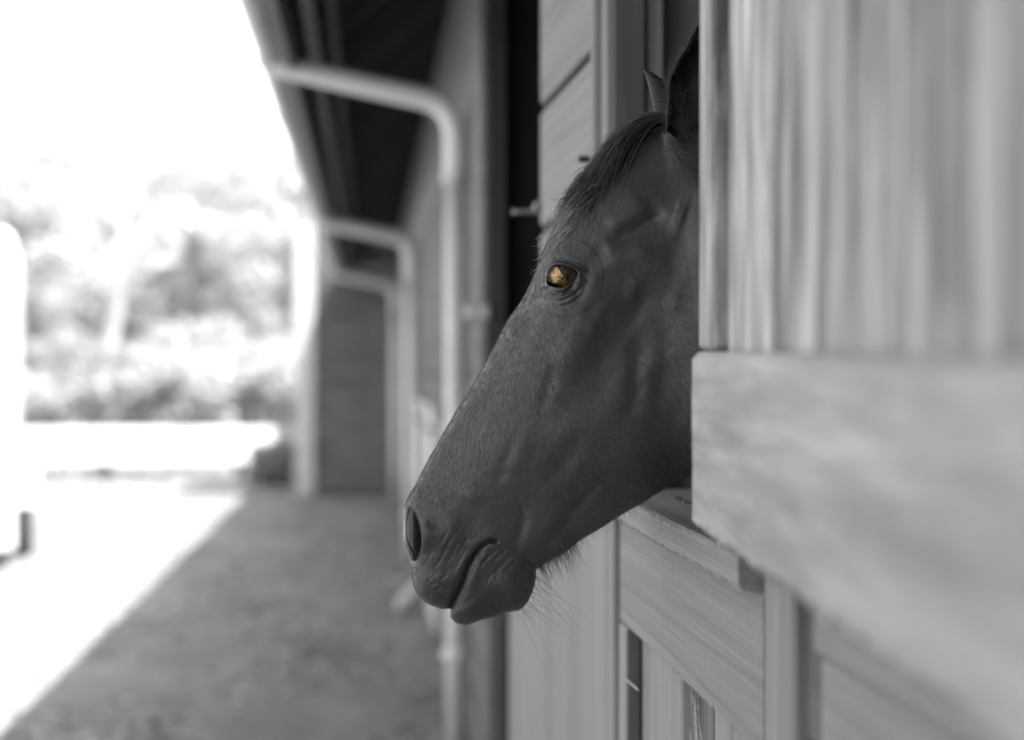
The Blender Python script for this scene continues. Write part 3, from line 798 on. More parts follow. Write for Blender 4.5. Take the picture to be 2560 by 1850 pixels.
def head_surface(s_arr, ph_arr, detail=True):
    S, PH = np.meshgrid(s_arr, ph_arr, indexing='ij')
    a, b = section_base(S, PH)
    z = widths(s_arr, ph_arr)
    if detail:
        edge = sstep(z / 16.0)
        head = (S > .2)
        dz = np.zeros_like(z)
        for pts, w, h in STROKES:
            P = np.array(pts)
            m = (a > P[:, 0].min() - 3.2 * w) & (a < P[:, 0].max() + 3.2 * w) & (b > P[:, 1].min() - 3.2 * w) & (b < P[:, 1].max() + 3.2 * w) & head
            if m.any():
                dz[m] += h * (1.35 if w < 4 and P[:, 1].max() < 700 else (.8 if P[:, 1].min() > 1100 else 1.0) if w < 6 else .88) * stroke_field(a[m], b[m], pts, w)
        dz += (.45 * vnoise(a + .4 * b, b, 60, 1) + .07 * vnoise(a + .7 * b, b * .6, 17, 2)) * head
        z = z + dz * edge
        # eye: lids wrapped round the ball, the ball seen through the opening
        r2 = (a - EYC[0]) ** 2 + (b - EYC[1]) ** 2
        m = (r2 < 90 ** 2) & head
        aa, bb, zz = a[m], b[m], z[m]
        q = r2[m] * (HK * 1000) ** 2
        zz = zz + 4.0 * np.exp(-r2[m] / (2 * 40.0 ** 2))
        ball = EYZ + np.sqrt(np.clip(EYR ** 2 - q, 0, None))
        sd = sdist(aa, bb, EYE)
        lid = np.where(q < (EYR * .985) ** 2, ball + 1.3, -50)
        zz = smoothmax(zz, lid - .35 * np.clip(-sd - 12, 0, None), 2.2)
        zz = zz + .9 * np.exp(-(sd + 6) ** 2 / (2 * 3.0 ** 2))
        zz = zz - 16.0 * sstep((sd + 2.4) / 3.0)
        z[m] = zz
        # nostril
        sd = sdist(a, b, NOS)
        m = (sd > -4) & head
        u = np.clip((a[m] - 894) / 40.0, 0, 1)
        tgt = np.interp((a[m] - 893) / 44.0, [0, .05, .12, .3, .5, .65, .8, .92, 1.0], [6, 18, 25, 29.5, 30.5, 29, 25, 17, 9])
        tgt = np.where(z[m] < 25, np.maximum(tgt * sstep(z[m] / 7.0), z[m]), np.minimum(tgt, z[m]))
        tgt = np.minimum(tgt, 31)
        k = sstep((sd[m] + .5) / 5.0)
        z[m] = z[m] * (1 - k) + tgt * k
    return S, a, b, z

def to_world(a, b, zmm, near=True):
    """side view + half width -> metres in the horse's own frame (x right, y away, z up); features traced on the near
    surface are brought onto the sight line at their own depth"""
    zm = zmm * .001
    sc_ = np.where(a < 1750, 1 - np.abs(zm) / HD, 1.0)
    x = (a - HA) * HK * sc_
    zz = -(b - HB) * HK * sc_
    y = -zm if near else zm
    return np.stack([x, np.broadcast_to(y, x.shape), zz], -1)

# uneven steps: fine round the eye, nostril and lips
def dens(fn, lo, hi, n):
    q = np.linspace(lo, hi, 4000)
    c = np.concatenate([[0], np.cumsum((fn(q)[1:] + fn(q)[:-1]) / 2 * np.diff(q))])
    return np.interp(np.linspace(0, c[-1], n), c, q)
f_s = lambda s: np.where(s < 0, .06, np.where(s < 1, .5, 1.0)) * (1 + 3.4 * np.exp(-((s - 4.42) / .36) ** 2) + .1 * np.exp(-((s - 13.2) / 1.6) ** 2)) * np.where(s > 7, .75, 1.0)
s_arr = dens(f_s, -6, 20, 860)
f_p = lambda p: 1 + 2.6 * np.exp(-((p - .72) / .28) ** 2) + .6 * np.exp(-((p - .3) / .25) ** 2)
p_near = dens(f_p, 0, math.pi, 330)
S, A, B, Z = head_surface(s_arr, p_near)
near_v = to_world(A, B, Z)
i_far = np.linspace(0, 329, 90).round().astype(int)
far_v = to_world(A[:, i_far], B[:, i_far], Z[:, i_far], False)
ns, npn, nf = len(s_arr), 330, 90

def grid_faces(ids):
    a, b, c, d = ids[:-1, :-1], ids[:-1, 1:], ids[1:, 1:], ids[1:, :-1]
    return np.stack([a, b, c, d], -1).reshape(-1, 4)
idn = np.arange(ns * npn).reshape(ns, npn)
idf = ns * npn + np.arange(ns * nf).reshape(ns, nf)
idf[:, 0] = idn[:, 0]; idf[:, -1] = idn[:, -1]                 # shared seam along top and bottom line
verts = [near_v.reshape(-1, 3), far_v.reshape(-1, 3)]
faces = [grid_faces(idn), grid_faces(idf)[:, ::-1]]
off = ns * npn + ns * nf

def add_patch(v, f):
    global off
    verts.append(v); faces.append(f + off); off += len(v)

def ear_patch(rows, z_root, z_tip, cup, thick=.0028, nseg=28, nrow=44):
    """leaf-shaped cupped shell; rows: (fraction, left edge a, right edge a, b)"""
    fr = [r[0] for r in rows]
    q = np.linspace(0, 1, nrow)
    la = crom(fr, [r[1] for r in rows], q); ra = crom(fr, [r[2] for r in rows], q); bb_ = crom(fr, [r[3] for r in rows], q)
    ang = np.linspace(-1, 1, nseg) * 1.75
    out = []
    for sgn in (0, 1):
        c = (la + ra)[:, None] / 2; hw = np.maximum((ra - la)[:, None] / 2 - sgn * 4.5 * (1 - q[:, None] ** 3), .4)
        a_ = c + hw * np.sin(ang)[None, :] / math.sin(1.571)
        z_ = (z_root + (z_tip - z_root) * q)[:, None] - cup * hw * HK * 1000 * np.cos(ang)[None, :]
        out.append(to_world(a_, np.broadcast_to(bb_[:, None], a_.shape) + 0 * a_, z_))
    v = np.concatenate([o.reshape(-1, 3) for o in out])
    i0 = np.arange(nrow * nseg).reshape(nrow, nseg); i1 = i0 + nrow * nseg
    f = [grid_faces(i0), grid_faces(i1)[:, ::-1]]
    for col in (0, -1):
        f.append(np.stack([i0[:-1, col], i0[1:, col], i1[1:, col], i1[:-1, col]], -1))
    f.append(np.stack([i0[-1, :-1], i0[-1, 1:], i1[-1, 1:], i1[-1, :-1]], -1))
    add_patch(v, np.concatenate(f))

EAR_N = [(0, 1476, 1556, 318), (.14, 1474.5, 1568, 271), (.3, 1478, 1580, 227), (.47, 1482.6, 1586, 178), (.62, 1497, 1588, 141), (.77, 1520, 1588, 105), (.88, 1535, 1584, 75), (.97, 1553, 1580, 48), (1, 1568, 1572, 36)]
EAR_F = [(0, 1471, 1530, 285), (.2, 1468, 1522, 251), (.36, 1461, 1508, 226), (.58, 1454, 1496, 186), (.75, 1447.5, 1486, 157), (.88, 1442.5, 1466, 138), (.97, 1438, 1448, 127.5), (1, 1437, 1441, 125)]
ear_f0 = sum(len(f) for f in faces)
ear_patch(EAR_N, 62, 78, 1.15)
ear_patch(EAR_F, -46, -60, -.9)
ear_f1 = sum(len(f) for f in faces)

def leg(a0, b0, yoff, front):
    """tapered leg from the trunk to the floor"""
    x0 = (a0 - HA) * HK; z0 = -(b0 - HB) * HK
    zf = -hz0
    k = [(0, 0, .10), (.30, .01 if front else .05, .075), (.52, 0 if front else .12, .05), (.6, 0 if front else .10, .046), (.86, .01 if front else .06, .03), (.92, -.02 if front else .03, .042), (.95, -.03 if front else .02, .05), (1.0, -.05 if front else 0, .062)]
    n = 14; v = []; q = np.linspace(0, 1, 30)
    xo = crom([r[0] for r in k], [r[1] for r in k], q); rr = crom([r[0] for r in k], [r[2] for r in k], q)
    for i in range(30):
        for j in range(n):
            t = 2 * math.pi * j / n
            v.append((x0 + xo[i] + rr[i] * math.cos(t), yoff + rr[i] * .8 * math.sin(t), z0 + (zf + .004 - z0) * q[i]))
    ids = np.arange(30 * n).reshape(30, n); ids = np.hstack([ids, ids[:, :1]])
    add_patch(np.array(v), grid_faces(ids))
for yo in (-.13, .13):
    leg(2850, 1700, yo, True); leg(4480, 1500, yo, False)

V = np.concatenate(verts).astype(np.float32); F = np.concatenate(faces).astype(np.int32)
me = bpy.data.meshes.new('horse')
me.vertices.add(len(V)); me.vertices.foreach_set('co', V.ravel())
me.loops.add(len(F) * 4); me.loops.foreach_set('vertex_index', F.ravel())
me.polygons.add(len(F)); me.polygons.foreach_set('loop_start', np.arange(0, len(F) * 4, 4, dtype=np.int32))

me.update(calc_edges=True)
me.validate(clean_customdata=False)

bare_shade = np.zeros(len(V), np.float32)
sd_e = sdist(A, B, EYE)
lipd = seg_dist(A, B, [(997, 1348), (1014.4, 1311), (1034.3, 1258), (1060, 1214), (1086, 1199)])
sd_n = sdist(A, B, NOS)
bare_shade[:ns * npn] = np.clip(.45 * sstep((sd_n + 7) / 9) + np.exp(-np.clip(-sd_e, 0, None) ** 2 / (2 * 9.0 ** 2)) + .8 * np.exp(-lipd ** 2 / (2 * 5.0 ** 2)) + .45 * sstep((B - 1110 + .35 * (1150 - A)) / 160) * (A < 1260), 0, 1).ravel()  # bare dark lid, lip and muzzle skin; nostril darkened to mute its lit rim
me.attributes.new('bare_shade', 'FLOAT', 'POINT').data.foreach_set('value', bare_shade)
# coat: dark, softly glossy, short hair lying down the face
def coat_mat():
    m, nt, P = mat_base('dark_bay_coat')
    tc = N(nt, 'ShaderNodeTexCoord')
    mp = N(nt, 'ShaderNodeMapping'); mp.inputs['Rotation'].default_value = (0, R(28), 0); mp.inputs['Scale'].default_value = (1, 1, .22)
    nt.links.new(tc.outputs['Object'], mp.inputs[0])
    h = N(nt, 'ShaderNodeTexNoise', i_Scale=800.0, i_Detail=3.0, i_Roughness=0.6); nt.links.new(mp.outputs[0], h.inputs['Vector'])
    b = N(nt, 'ShaderNodeTexNoise', i_Scale=22.0, i_Detail=5.0, i_Roughness=0.6); nt.links.new(tc.outputs['Object'], b.inputs['Vector'])
    c = mul(nt, ramp(nt, h.outputs[0], [(0.3, 0.033), (0.7, 0.070)]), ramp(nt, b.outputs[0], [(0.3, .8), (.7, 1.12)]))
    at = N(nt, 'ShaderNodeAttribute', attribute_name='bare_shade')
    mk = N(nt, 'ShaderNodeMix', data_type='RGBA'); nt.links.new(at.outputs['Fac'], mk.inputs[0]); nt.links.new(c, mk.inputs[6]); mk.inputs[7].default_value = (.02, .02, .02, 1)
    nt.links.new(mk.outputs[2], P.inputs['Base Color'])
    P.inputs['Roughness'].default_value = 0.42
    P.inputs['Specular IOR Level'].default_value = 0.55
    P.inputs['Sheen Weight'].default_value = 0.12
    P.inputs['Sheen Roughness'].default_value = 0.4
    bp = N(nt, 'ShaderNodeBump', i_Strength=0.07, i_Distance=0.001); nt.links.new(h.outputs[0], bp.inputs['Height'])
    nt.links.new(bp.outputs[0], P.inputs['Normal'])
    return m
M_COAT = coat_mat()
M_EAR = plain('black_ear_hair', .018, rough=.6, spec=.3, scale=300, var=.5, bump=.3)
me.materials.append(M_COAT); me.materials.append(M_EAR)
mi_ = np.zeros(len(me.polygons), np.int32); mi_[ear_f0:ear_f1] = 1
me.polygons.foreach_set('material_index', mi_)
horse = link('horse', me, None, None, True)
horse.location = (hx0, hy0, hz0)
horse.rotation_euler = (0, 0, -YAW)
tag(horse, 'dark glossy horse with golden eye looking out over the half door', 'horse')

# eyeballs
def eye_mat():
    m, nt, P = mat_base('golden_eye')
    tc = N(nt, 'ShaderNodeTexCoord')
    sp = N(nt, 'ShaderNodeSeparateXYZ'); nt.links.new(tc.outputs['Object'], sp.inputs[0])
    r = N(nt, 'ShaderNodeVectorMath', operation='LENGTH')
    mp = N(nt, 'ShaderNodeMapping'); mp.inputs['Scale'].default_value = (1, 0, 1.15); mp.inputs['Location'].default_value = (-.0012, 0, -.0005)
    nt.links.new(tc.outputs['Object'], mp.inputs[0]); nt.links.new(mp.outputs[0], r.inputs[0])
    cr = N(nt, 'ShaderNodeValToRGB'); els = cr.color_ramp.elements
    while len(els) < 4: els.new(.5)
    for e, (p, c) in zip(els, [(0.0, (.26, .17, .07)), (.0125, (.34, .225, .10)), (.0152, (.05, .03, .012)), (.0165, (.004, .004, .004))]):
        e.position = p / .02; e.color = (*c, 1)
    sc = N(nt, 'ShaderNodeMath', operation='DIVIDE'); sc.inputs[1].default_value = .02
    nt.links.new(r.outputs['Value'], sc.inputs[0]); nt.links.new(sc.outputs[0], cr.inputs[0])
    n = N(nt, 'ShaderNodeTexNoise', i_Scale=260.0, i_Detail=4.0); nt.links.new(tc.outputs['Object'], n.inputs['Vector'])
    mp2 = N(nt, 'ShaderNodeMapping'); mp2.inputs['Scale'].default_value = (1, 0, 2.6); mp2.inputs['Location'].default_value = (-.0012, 0, .0006)
    r2 = N(nt, 'ShaderNodeVectorMath', operation='LENGTH'); nt.links.new(tc.outputs['Object'], mp2.inputs[0]); nt.links.new(mp2.outputs[0], r2.inputs[0])
    sc2 = N(nt, 'ShaderNodeMath', operation='DIVIDE'); sc2.inputs[1].default_value = .02; nt.links.new(r2.outputs['Value'], sc2.inputs[0])
    pup = ramp(nt, sc2.outputs[0], [(.34, .38), (.5, 1.0)])
    nt.links.new(mul(nt, mul(nt, cr.outputs[0], ramp(nt, n.outputs[0], [(.3, .6), (.65, 1.15)])), pup), P.inputs['Base Color'])
    nb_ = N(nt, 'ShaderNodeTexNoise', i_Scale=150.0, i_Detail=2.0); nt.links.new(tc.outputs['Object'], nb_.inputs['Vector'])
    ebp = N(nt, 'ShaderNodeBump', i_Strength=0.3, i_Distance=0.0012); nt.links.new(nb_.outputs[0], ebp.inputs['Height']); nt.links.new(ebp.outputs[0], P.inputs['Normal'])
    P.inputs['Metallic'].default_value = 0.92
    P.inputs['Roughness'].default_value = 0.03
    P.inputs['Coat Weight'].default_value = 0.2
    P.inputs['Coat Roughness'].default_value = 0.02
    return m
M_EYE = eye_mat()
for nr in (True, False):
    bm = bmesh.new()
    bmesh.ops.create_uvsphere(bm, u_segments=48, v_segments=32, radius=EYR * .001)
    me_ = bpy.data.meshes.new('eyeball'); bm.to_mesh(me_); bm.free()
    e = link('eyeball', me_, M_EYE, horse, True)
    e.location = to_world(np.array([EYC[0]]), np.array([EYC[1]]), np.array([EYZ]), nr)[0]

# ---- hair: curves that grow from the skin
def hair_mat(name, lo, hi, rough=.4):
    m, nt, P = mat_base(name)
    hi_ = N(nt, 'ShaderNodeHairInfo')
    nt.links.new(ramp(nt, hi_.outputs['Random'], [(0.0, lo), (1.0, hi)]), P.inputs['Base Color'])
    P.inputs['Roughness'].default_value = rough
    P.inputs['Specular IOR Level'].default_value = 0.45
    return m
M_MANE = hair_mat('dark_forelock_hair', .004, .17)
M_HAIR = hair_mat('short_coat_hair', .035, .085, .45)
M_WHISK = hair_mat('whisker_hair', .03, .12)
M_TUFT = hair_mat('pale_ear_hair', .05, .17, .5)

def hair(name, P, r0, r1, mat, kind='stuff'):
    """P: (n strands, k points, 3)"""
    n, k, _ = P.shape
    cu = bpy.data.hair_curves.new(name)
    cu.add_curves([k] * n)
    cu.position_data.foreach_set('vector', np.ascontiguousarray(P.reshape(-1), np.float32))
    ra = cu.attributes.get('radius') or cu.attributes.new('radius', 'FLOAT', 'POINT')
    rr = np.linspace(0, 1, k)
    ra.data.foreach_set('value', np.tile(r0 + (r1 - r0) * rr, n).astype(np.float32))
    cu.materials.append(mat)
    o = bpy.data.objects.new(name, cu)
    COL.objects.link(o)
    o.parent = horse
    if kind: o['kind'] = kind
    return o

# normals on the near side grid
du = np.gradient(near_v, axis=0); dv = np.gradient(near_v, axis=1)
NR = np.cross(dv, du); NR /= np.linalg.norm(NR, axis=-1)[..., None] + 1e-12
if NR[400, 160, 1] > 0: NR = -NR

g = np.random.default_rng(11)
# short coat
area = np.linalg.norm(np.cross(du, dv), axis=-1)
ok = (S > .9) & (S < 19.2)
ok &= sdist(A, B, EYE) < -5
ok &= sdist(A, B, NOS) < -1
wgt = (area * ok).ravel(); wgt /= wgt.sum()
NH = 60000
ii = g.choice(ns * npn, NH, p=wgt)
root = near_v.reshape(-1, 3)[ii]; nrm = NR.reshape(-1, 3)[ii]; ra_, rb_ = A.ravel()[ii], B.ravel()[ii]
# the coat lies down and back on the cheek, straight down on the nose and muzzle
wch = sstep((ra_ - 1120) / 260)[:, None]
dirv = np.array([[-.25, 0, -1.0]]) * (1 - wch) + np.array([[.62, 0, -.8]]) * wch
dirv = dirv + g.normal(scale=.22, size=(NH, 3))
dirv -= nrm * (dirv * nrm).sum(1)[:, None]
dirv /= np.linalg.norm(dirv, axis=1)[:, None] + 1e-9
ln = g.uniform(.0035, .0075, NH)[:, None] * np.where(rb_ > 1120, .6, 1.0)[:, None]
mz = np.stack([root - nrm * .0002, root + dirv * ln * .5 + nrm * ln * .10, root + dirv * ln + nrm * ln * .13], 1)
hair('coat_hair', mz, .00007, .00003, M_HAIR)

def surf(s, ph, near=True):
    """points on the plain form"""
    s, ph = np.atleast_1d(s), np.atleast_1d(ph)
    a, b = section_base(s, ph)
    cols = np.array([crom(sW, [w[1][i] for w in WID], s) for i in range(7)])
    z0 = np.zeros((1, cols.shape[1])); ext = np.vstack([z0, cols, z0]); kn = np.arange(9) * math.pi / 8
    k = np.clip((ph / (math.pi / 8)).astype(int), 0, 7); t = ph / (math.pi / 8) - k
    j = np.arange(len(s))
    z = ext[k, j] * (1 - t) + ext[k + 1, j] * t
    return a, b, z

# forelock: from between the ears down the forehead, tips loose over the eye
def forelock(n, lift, curl, r, mat, name, seed):
    k = 18; g = np.random.default_rng(seed)
    q = np.linspace(0, 1, k)[None, :]
    side = g.normal(scale=.24, size=(n, 1)) + .02                     # + near side, - far side
    s0 = g.uniform(.80, 1.35, (n, 1))
    s1 = np.minimum(1.9 + 2.0 * g.beta(2.0, 1.5, (n, 1)), 4.0)
    s = s0 + (s1 - s0) * q
    ph = side * (.35 + .65 * q) + g.normal(scale=.09, size=(n, 1)) * q ** 2
    lock = g.integers(0, 60, n); lk = np.random.default_rng(5).uniform(0, 1, (60, 3))[lock]
    s1 = s1 * .4 + .6 * (1.75 + 1.5 * lk[:, :1]); s1 = np.minimum(s1, 3.45); s = s0 + (s1 - s0) * q
    ph = ph + (lk[:, 1:2] - .5) * .5 * q ** .7
    hgt = lift * (.005 + .013 * (.6 * lk[:, 2:3] + .4 * g.uniform(0, 1, (n, 1)))) * np.sin(np.clip(q * 1.2 + .12, 0, 1) * math.pi) ** .7 + .0015 + .011 * g.uniform(0, 1, (n, 1)) ** 2.5 * q ** 2
    a, b, z = surf(s.ravel(), np.abs(ph).ravel())
    near_side = (ph.ravel() >= 0)
    p = to_world(a, b, z)
    p[:, 1] = np.where(near_side, p[:, 1], -p[:, 1])
    # outward direction: up-left along the forehead, sideways with the section
    a2, b2, z2 = surf(s.ravel() + .01, np.abs(ph).ravel())
    tx, tz = a2 - a, -(b2 - b)
    L = np.hypot(tx, tz) + 1e-9
    out = np.stack([-np.abs(tz) / L, np.where(near_side, -1, 1) * np.sin(np.clip(np.abs(ph.ravel()) * 1.3, 0, 1.4)), np.abs(tx) / L], -1)
    out[:, [0, 2]] *= np.cos(np.clip(np.abs(ph.ravel()) * 1.1, 0, 1.4))[:, None]
    p = p + out * hgt.reshape(-1, 1)
    p = p.reshape(n, k, 3)
    amp = curl * g.uniform(.0006, .0050, (n, 1)) * q ** 1.4
    fr = g.uniform(4, 10, (n, 1)); f0 = g.uniform(0, 6.28, (n, 1))
    p[..., 0] += amp * np.sin(fr * q + f0); p[..., 2] += amp * np.cos(fr * q * 1.1 + f0) ; p[..., 1] += amp * np.sin(fr * q * .8 + f0 * 2)
    hair(name, p, r, r * .45, mat, None)
forelock(2000, .9, 1.0, .00030, hair_mat('black_forelock_hair', .004, .05), 'forelock', 12)
forelock(230, 1.3, 1.8, .00032, hair_mat('light_forelock_strands', .02, .16), 'loose_strands', 14)

# loose curls of the forelock's ends above the eye
def wisps():
    n, k = 150, 18
    q = np.linspace(0, 1, k)[None, :]
    s0 = g.uniform(2.3, 3.6, (n, 1)); side = g.uniform(-.2, .62, (n, 1))
    s = s0 + g.uniform(.3, .9, (n, 1)) * q
    a, b, z = surf(s.ravel(), np.abs(side + 0 * q).ravel())
    p = to_world(a, b, z).reshape(n, k, 3)
    p[..., 1] *= np.where(side >= 0, 1, -1)
    lift = g.uniform(.002, .016, (n, 1)) * (.3 + .7 * q)
    p[..., 0] -= lift * .75; p[..., 2] += lift * .55; p[..., 1] -= lift * .35
    amp = g.uniform(.002, .008, (n, 1)) * q; fr = g.uniform(3, 9, (n, 1)); f0 = g.uniform(0, 6.28, (n, 1))
    p[..., 0] += amp * np.sin(fr * q + f0); p[..., 2] += amp * np.cos(fr * q + f0) - amp * np.cos(f0)
    hair('forelock_wisps', p, .00021, .00012, hair_mat('light_forelock_ends', .08, .42), None)
wisps()

def along_bottom(n, s_lo, s_hi, lens, dir0, spread, droop, r0, name, ph_off=.5, k=9, mat=None):
    s = g.uniform(s_lo, s_hi, n); ph = math.pi - np.abs(g.normal(scale=ph_off, size=n))
    a, b, z = surf(s, ph)
    p0 = to_world(a, b, z)
    p0[:, 1] *= np.where(g.uniform(size=n) < .7, 1, -1)
    q = np.linspace(0, 1, k)[None, :, None]
    d = np.array(dir0)[None, :] + g.normal(scale=spread, size=(n, 3)); d /= np.linalg.norm(d, axis=1)[:, None]
    L = (lens[0] + (lens[1] - lens[0]) * g.uniform(0, 1, n) ** 2)[:, None, None]
    p = p0[:, None, :] + d[:, None, :] * L * q + np.array([0, 0, -1.0])[None, None, :] * L * q ** 2 * (droop * g.uniform(.3, 1.2, n))[:, None, None]
    hair(name, p, r0, r0 * .3, mat or M_WHISK, None)
along_bottom(52, 10.3, 13.2, (.02, .08), (.75, 0, -.6), .3, .35, .00016, 'chin_whiskers')
along_bottom(46, 13, 16.5, (.008, .034), (.25, 0, -1), .25, .1, .00010, 'chin_whiskers')
along_bottom(420, 6.2, 9.4, (.006, .034), (.35, 0, -1), .3, .25, .00014, 'beard_hair', .3)
along_bottom(300, 2.0, 6.4, (.004, .018), (.4, 0, -1), .3, .2, .00010, 'jaw_hair', .25)

def lashes():
    ed = np.array([(1219, 597), (1231, 590.5), (1243, 590), (1255, 592), (1267, 597), (1276, 603)], float)
    n, k = 46, 7; t = g.uniform(0, 4.99, n); k0 = t.astype(int); f = (t - k0)[:, None]
    ab = ed[k0] * (1 - f) + ed[k0 + 1] * f
    q2 = ((ab - np.array(EYC)) ** 2).sum(1) * (HK * 1000) ** 2
    zb = EYZ + np.sqrt(np.clip(EYR ** 2 - q2, 0, None)) + 1.2
    p0 = to_world(ab[:, 0], ab[:, 1], zb)
    q = np.linspace(0, 1, k)[None, :, None]
    d = np.array([[-.05, -.85, -.5]]) + g.normal(scale=.18, size=(n, 3))
    hair('eyelashes', p0[:, None] + d[:, None] * .013 * q + np.array([0, 0, -.004]) * q ** 2, .00014, .00005, M_MANE, None)
lashes()

def muzzle_whiskers():
    spots = g.uniform([905, 1040], [1010, 1330], (60, 2))
    P = []
    k = 8; q = np.linspace(0, 1, k)[:, None]
    for x, y in spots:
        j = np.argmin(((A - x) ** 2 + (B - y) ** 2).ravel())
        p0, n0 = near_v.reshape(-1, 3)[j], NR.reshape(-1, 3)[j]
        d = n0 * .45 + np.array([-.35, -.1, -.3]) + g.normal(scale=.3, size=3); d /= np.linalg.norm(d)
        L = g.uniform(.01, .035)
        P.append(p0 + d * L * q + np.array([0, 0, -1]) * L * .35 * q ** 2)
    hair('muzzle_whiskers', np.array(P), .00011, .00004, M_WHISK, None)
muzzle_whiskers()

def tuft(name, pts0, n, L, d0, spread, r, mat, zr):
    base = np.array(pts0, float)
    t = g.uniform(0, len(base) - 1.001, n); k0 = t.astype(int); f = (t - k0)[:, None]
    ab = base[k0] * (1 - f) + base[k0 + 1] * f + g.normal(scale=5, size=(n, 2))
    z = g.uniform(zr[0], zr[1], n)
    p0 = to_world(ab[:, 0], ab[:, 1], z)
    k = 8; q = np.linspace(0, 1, k)[None, :, None]
    d = np.array(d0)[None, :] + g.normal(scale=spread, size=(n, 3)); d /= np.linalg.norm(d, axis=1)[:, None]
    Ln = (L * g.uniform(.4, 1.1, n))[:, None, None]
    c = g.normal(scale=.25, size=(n, 3))[:, None, :]
    hair(name, p0[:, None, :] + d[:, None, :] * Ln * q + c * Ln * q ** 2, r, r * .35, mat, None)
tuft('ear_fringe', [(1476, 282), (1479, 227), (1483, 178), (1497, 141), (1521, 105), (1535, 76)], 700, .011, (-.35, -.3, .7), .45, .00010, M_HAIR, (66, 80))
tuft('ear_tuft', [(1474, 300), (1486, 312), (1500, 330), (1512, 355)], 700, .04, (.28, -.35, -1), .16, .00014, M_TUFT, (72, 88))
tuft('ear_inner_hair', [(1500, 190), (1510, 240), (1518, 290), (1530, 330)], 500, .03, (-.5, -.3, .5), .4, .00012, M_MANE, (40, 60))


# ------------------------------------------------------------------ yard: trailer, low wall, trees
tr = tag(empty('horse_trailer', (-3.875, 17.05, 0), R(7.4)), 'white horse trailer with dark window, cut off by the left edge of the frame', 'trailer')
bm = bmesh.new()
bm_box(bm, -1.03, 1.05, 0.03, 3.6, .36, 2.40, 0)
bmesh.ops.bevel(bm, geom=[e for e in bm.edges], offset=.13, segments=5, affect='EDGES', profile=.5)
me = bpy.data.meshes.new('body'); bm.to_mesh(me); bm.free()
link('body', me, M_WHITE, tr, True)
box('rear_ramp', -.98, 1.045, -.02, .05, .12, 1.45, M_WHITE, tr, .02)
box('rear_window', -.8, .925, .005, .026, 1.55, 1.79, M_GLASSDARK, tr, .01)
box('rubber_sill', -.95, 1.0, -.035, .04, 0.005, .118, M_IRON, tr, .01)
for yy in (1.15, 1.9):
    for sx in (-1, 1):
        me = tube_mesh('wheel', [(sx * 1.0, yy, .32), (sx * 1.02, yy, .32), (sx * 1.15, yy, .32), (sx * 1.17, yy, .32)], [.28, .315, .315, .28], 28)
        w = link('wheel', me, M_TYRE, tr, False)
        link('rim', tube_mesh('rim', [(sx * 1.165, yy, .32), (sx * 1.18, yy, .32)], [.2, .17], 20), M_METAL, w)
for sx in (-1, 1):
    bm = bmesh.new()
    prof = [(yy, zz_) for yy, zz_ in ((.72, .42), (.82, .64), (1.0, .76), (2.05, .76), (2.23, .64), (2.33, .42))]
    a0 = [bm.verts.new((sx * 1.03, y_, z_)) for y_, z_ in prof]; a1 = [bm.verts.new((sx * 1.2, y_, z_)) for y_, z_ in prof]
    b0 = [bm.verts.new((sx * 1.03, y_, z_ - .03)) for y_, z_ in prof]; b1 = [bm.verts.new((sx * 1.2, y_, z_ - .03)) for y_, z_ in prof]
    for k in range(len(prof) - 1):
        bm.faces.new((a0[k], a1[k], a1[k + 1], a0[k + 1])); bm.faces.new((b0[k], b0[k + 1], b1[k + 1], b1[k]))
        bm.faces.new((a1[k], b1[k], b1[k + 1], a1[k + 1])); bm.faces.new((a0[k], a0[k + 1], b0[k + 1], b0[k]))
    for k in (0, len(prof) - 1):
        bm.faces.new((a0[k], b0[k], b1[k], a1[k]))
    bmesh.ops.recalc_face_normals(bm, faces=bm.faces)
    me = bpy.data.meshes.new('mudguard'); bm.to_mesh(me); bm.free()
    link('mudguard', me, M_WHITE, tr)

lowall = tag(empty('barrier', (-5.9, 31, 0)), 'long low white board barrier on short dark posts across the yard', 'barrier')
for k in range(2):
    box('board', -5.0, 4.35, -.05, .0, .245 + .222 * k, .245 + .222 * k + .216, M_WALLWHITE, lowall, .01)
for x_ in (-4.6, -2.9, -1.2, .5, 2.2, 3.9):
    box('post', x_ - .06, x_ + .06, .003, .12, 0.0, .66, M_DARK_Z, lowall, .006)
def leaf_cloud(name, n_leaf, size, blobs, seed, mat, parent):
    """crown of small leaf faces gathered round sprays"""
    g = np.random.default_rng(seed)
    w = np.array([b[3] ** 2 for b in blobs]); w = w / w.sum()
    idx = g.choice(len(blobs), n_leaf, p=w)
    bl = np.array(blobs)[idx]
    d = g.normal(size=(n_leaf, 3)); d /= np.linalg.norm(d, axis=1)[:, None]
    rad = bl[:, 3] * g.uniform(.35, 1.05, n_leaf) ** .6
    c = bl[:, :3] + d * rad[:, None] * np.array([1, 1, .8])
    a = g.normal(size=(n_leaf, 3)); a /= np.linalg.norm(a, axis=1)[:, None]
    b = np.cross(a, g.normal(size=(n_leaf, 3))); b /= np.linalg.norm(b, axis=1)[:, None]
    s = size * g.uniform(.5, 1.3, n_leaf)[:, None]
    v = np.empty((n_leaf, 4, 3))
    v[:, 0] = c - a * s; v[:, 1] = c + b * s * .5; v[:, 2] = c + a * s; v[:, 3] = c - b * s * .5
    me = bpy.data.meshes.new(name)
    me.from_pydata(v.reshape(-1, 3).tolist(), [], (np.arange(n_leaf * 4).reshape(-1, 4)).tolist())
    return link(name, me, mat, parent)

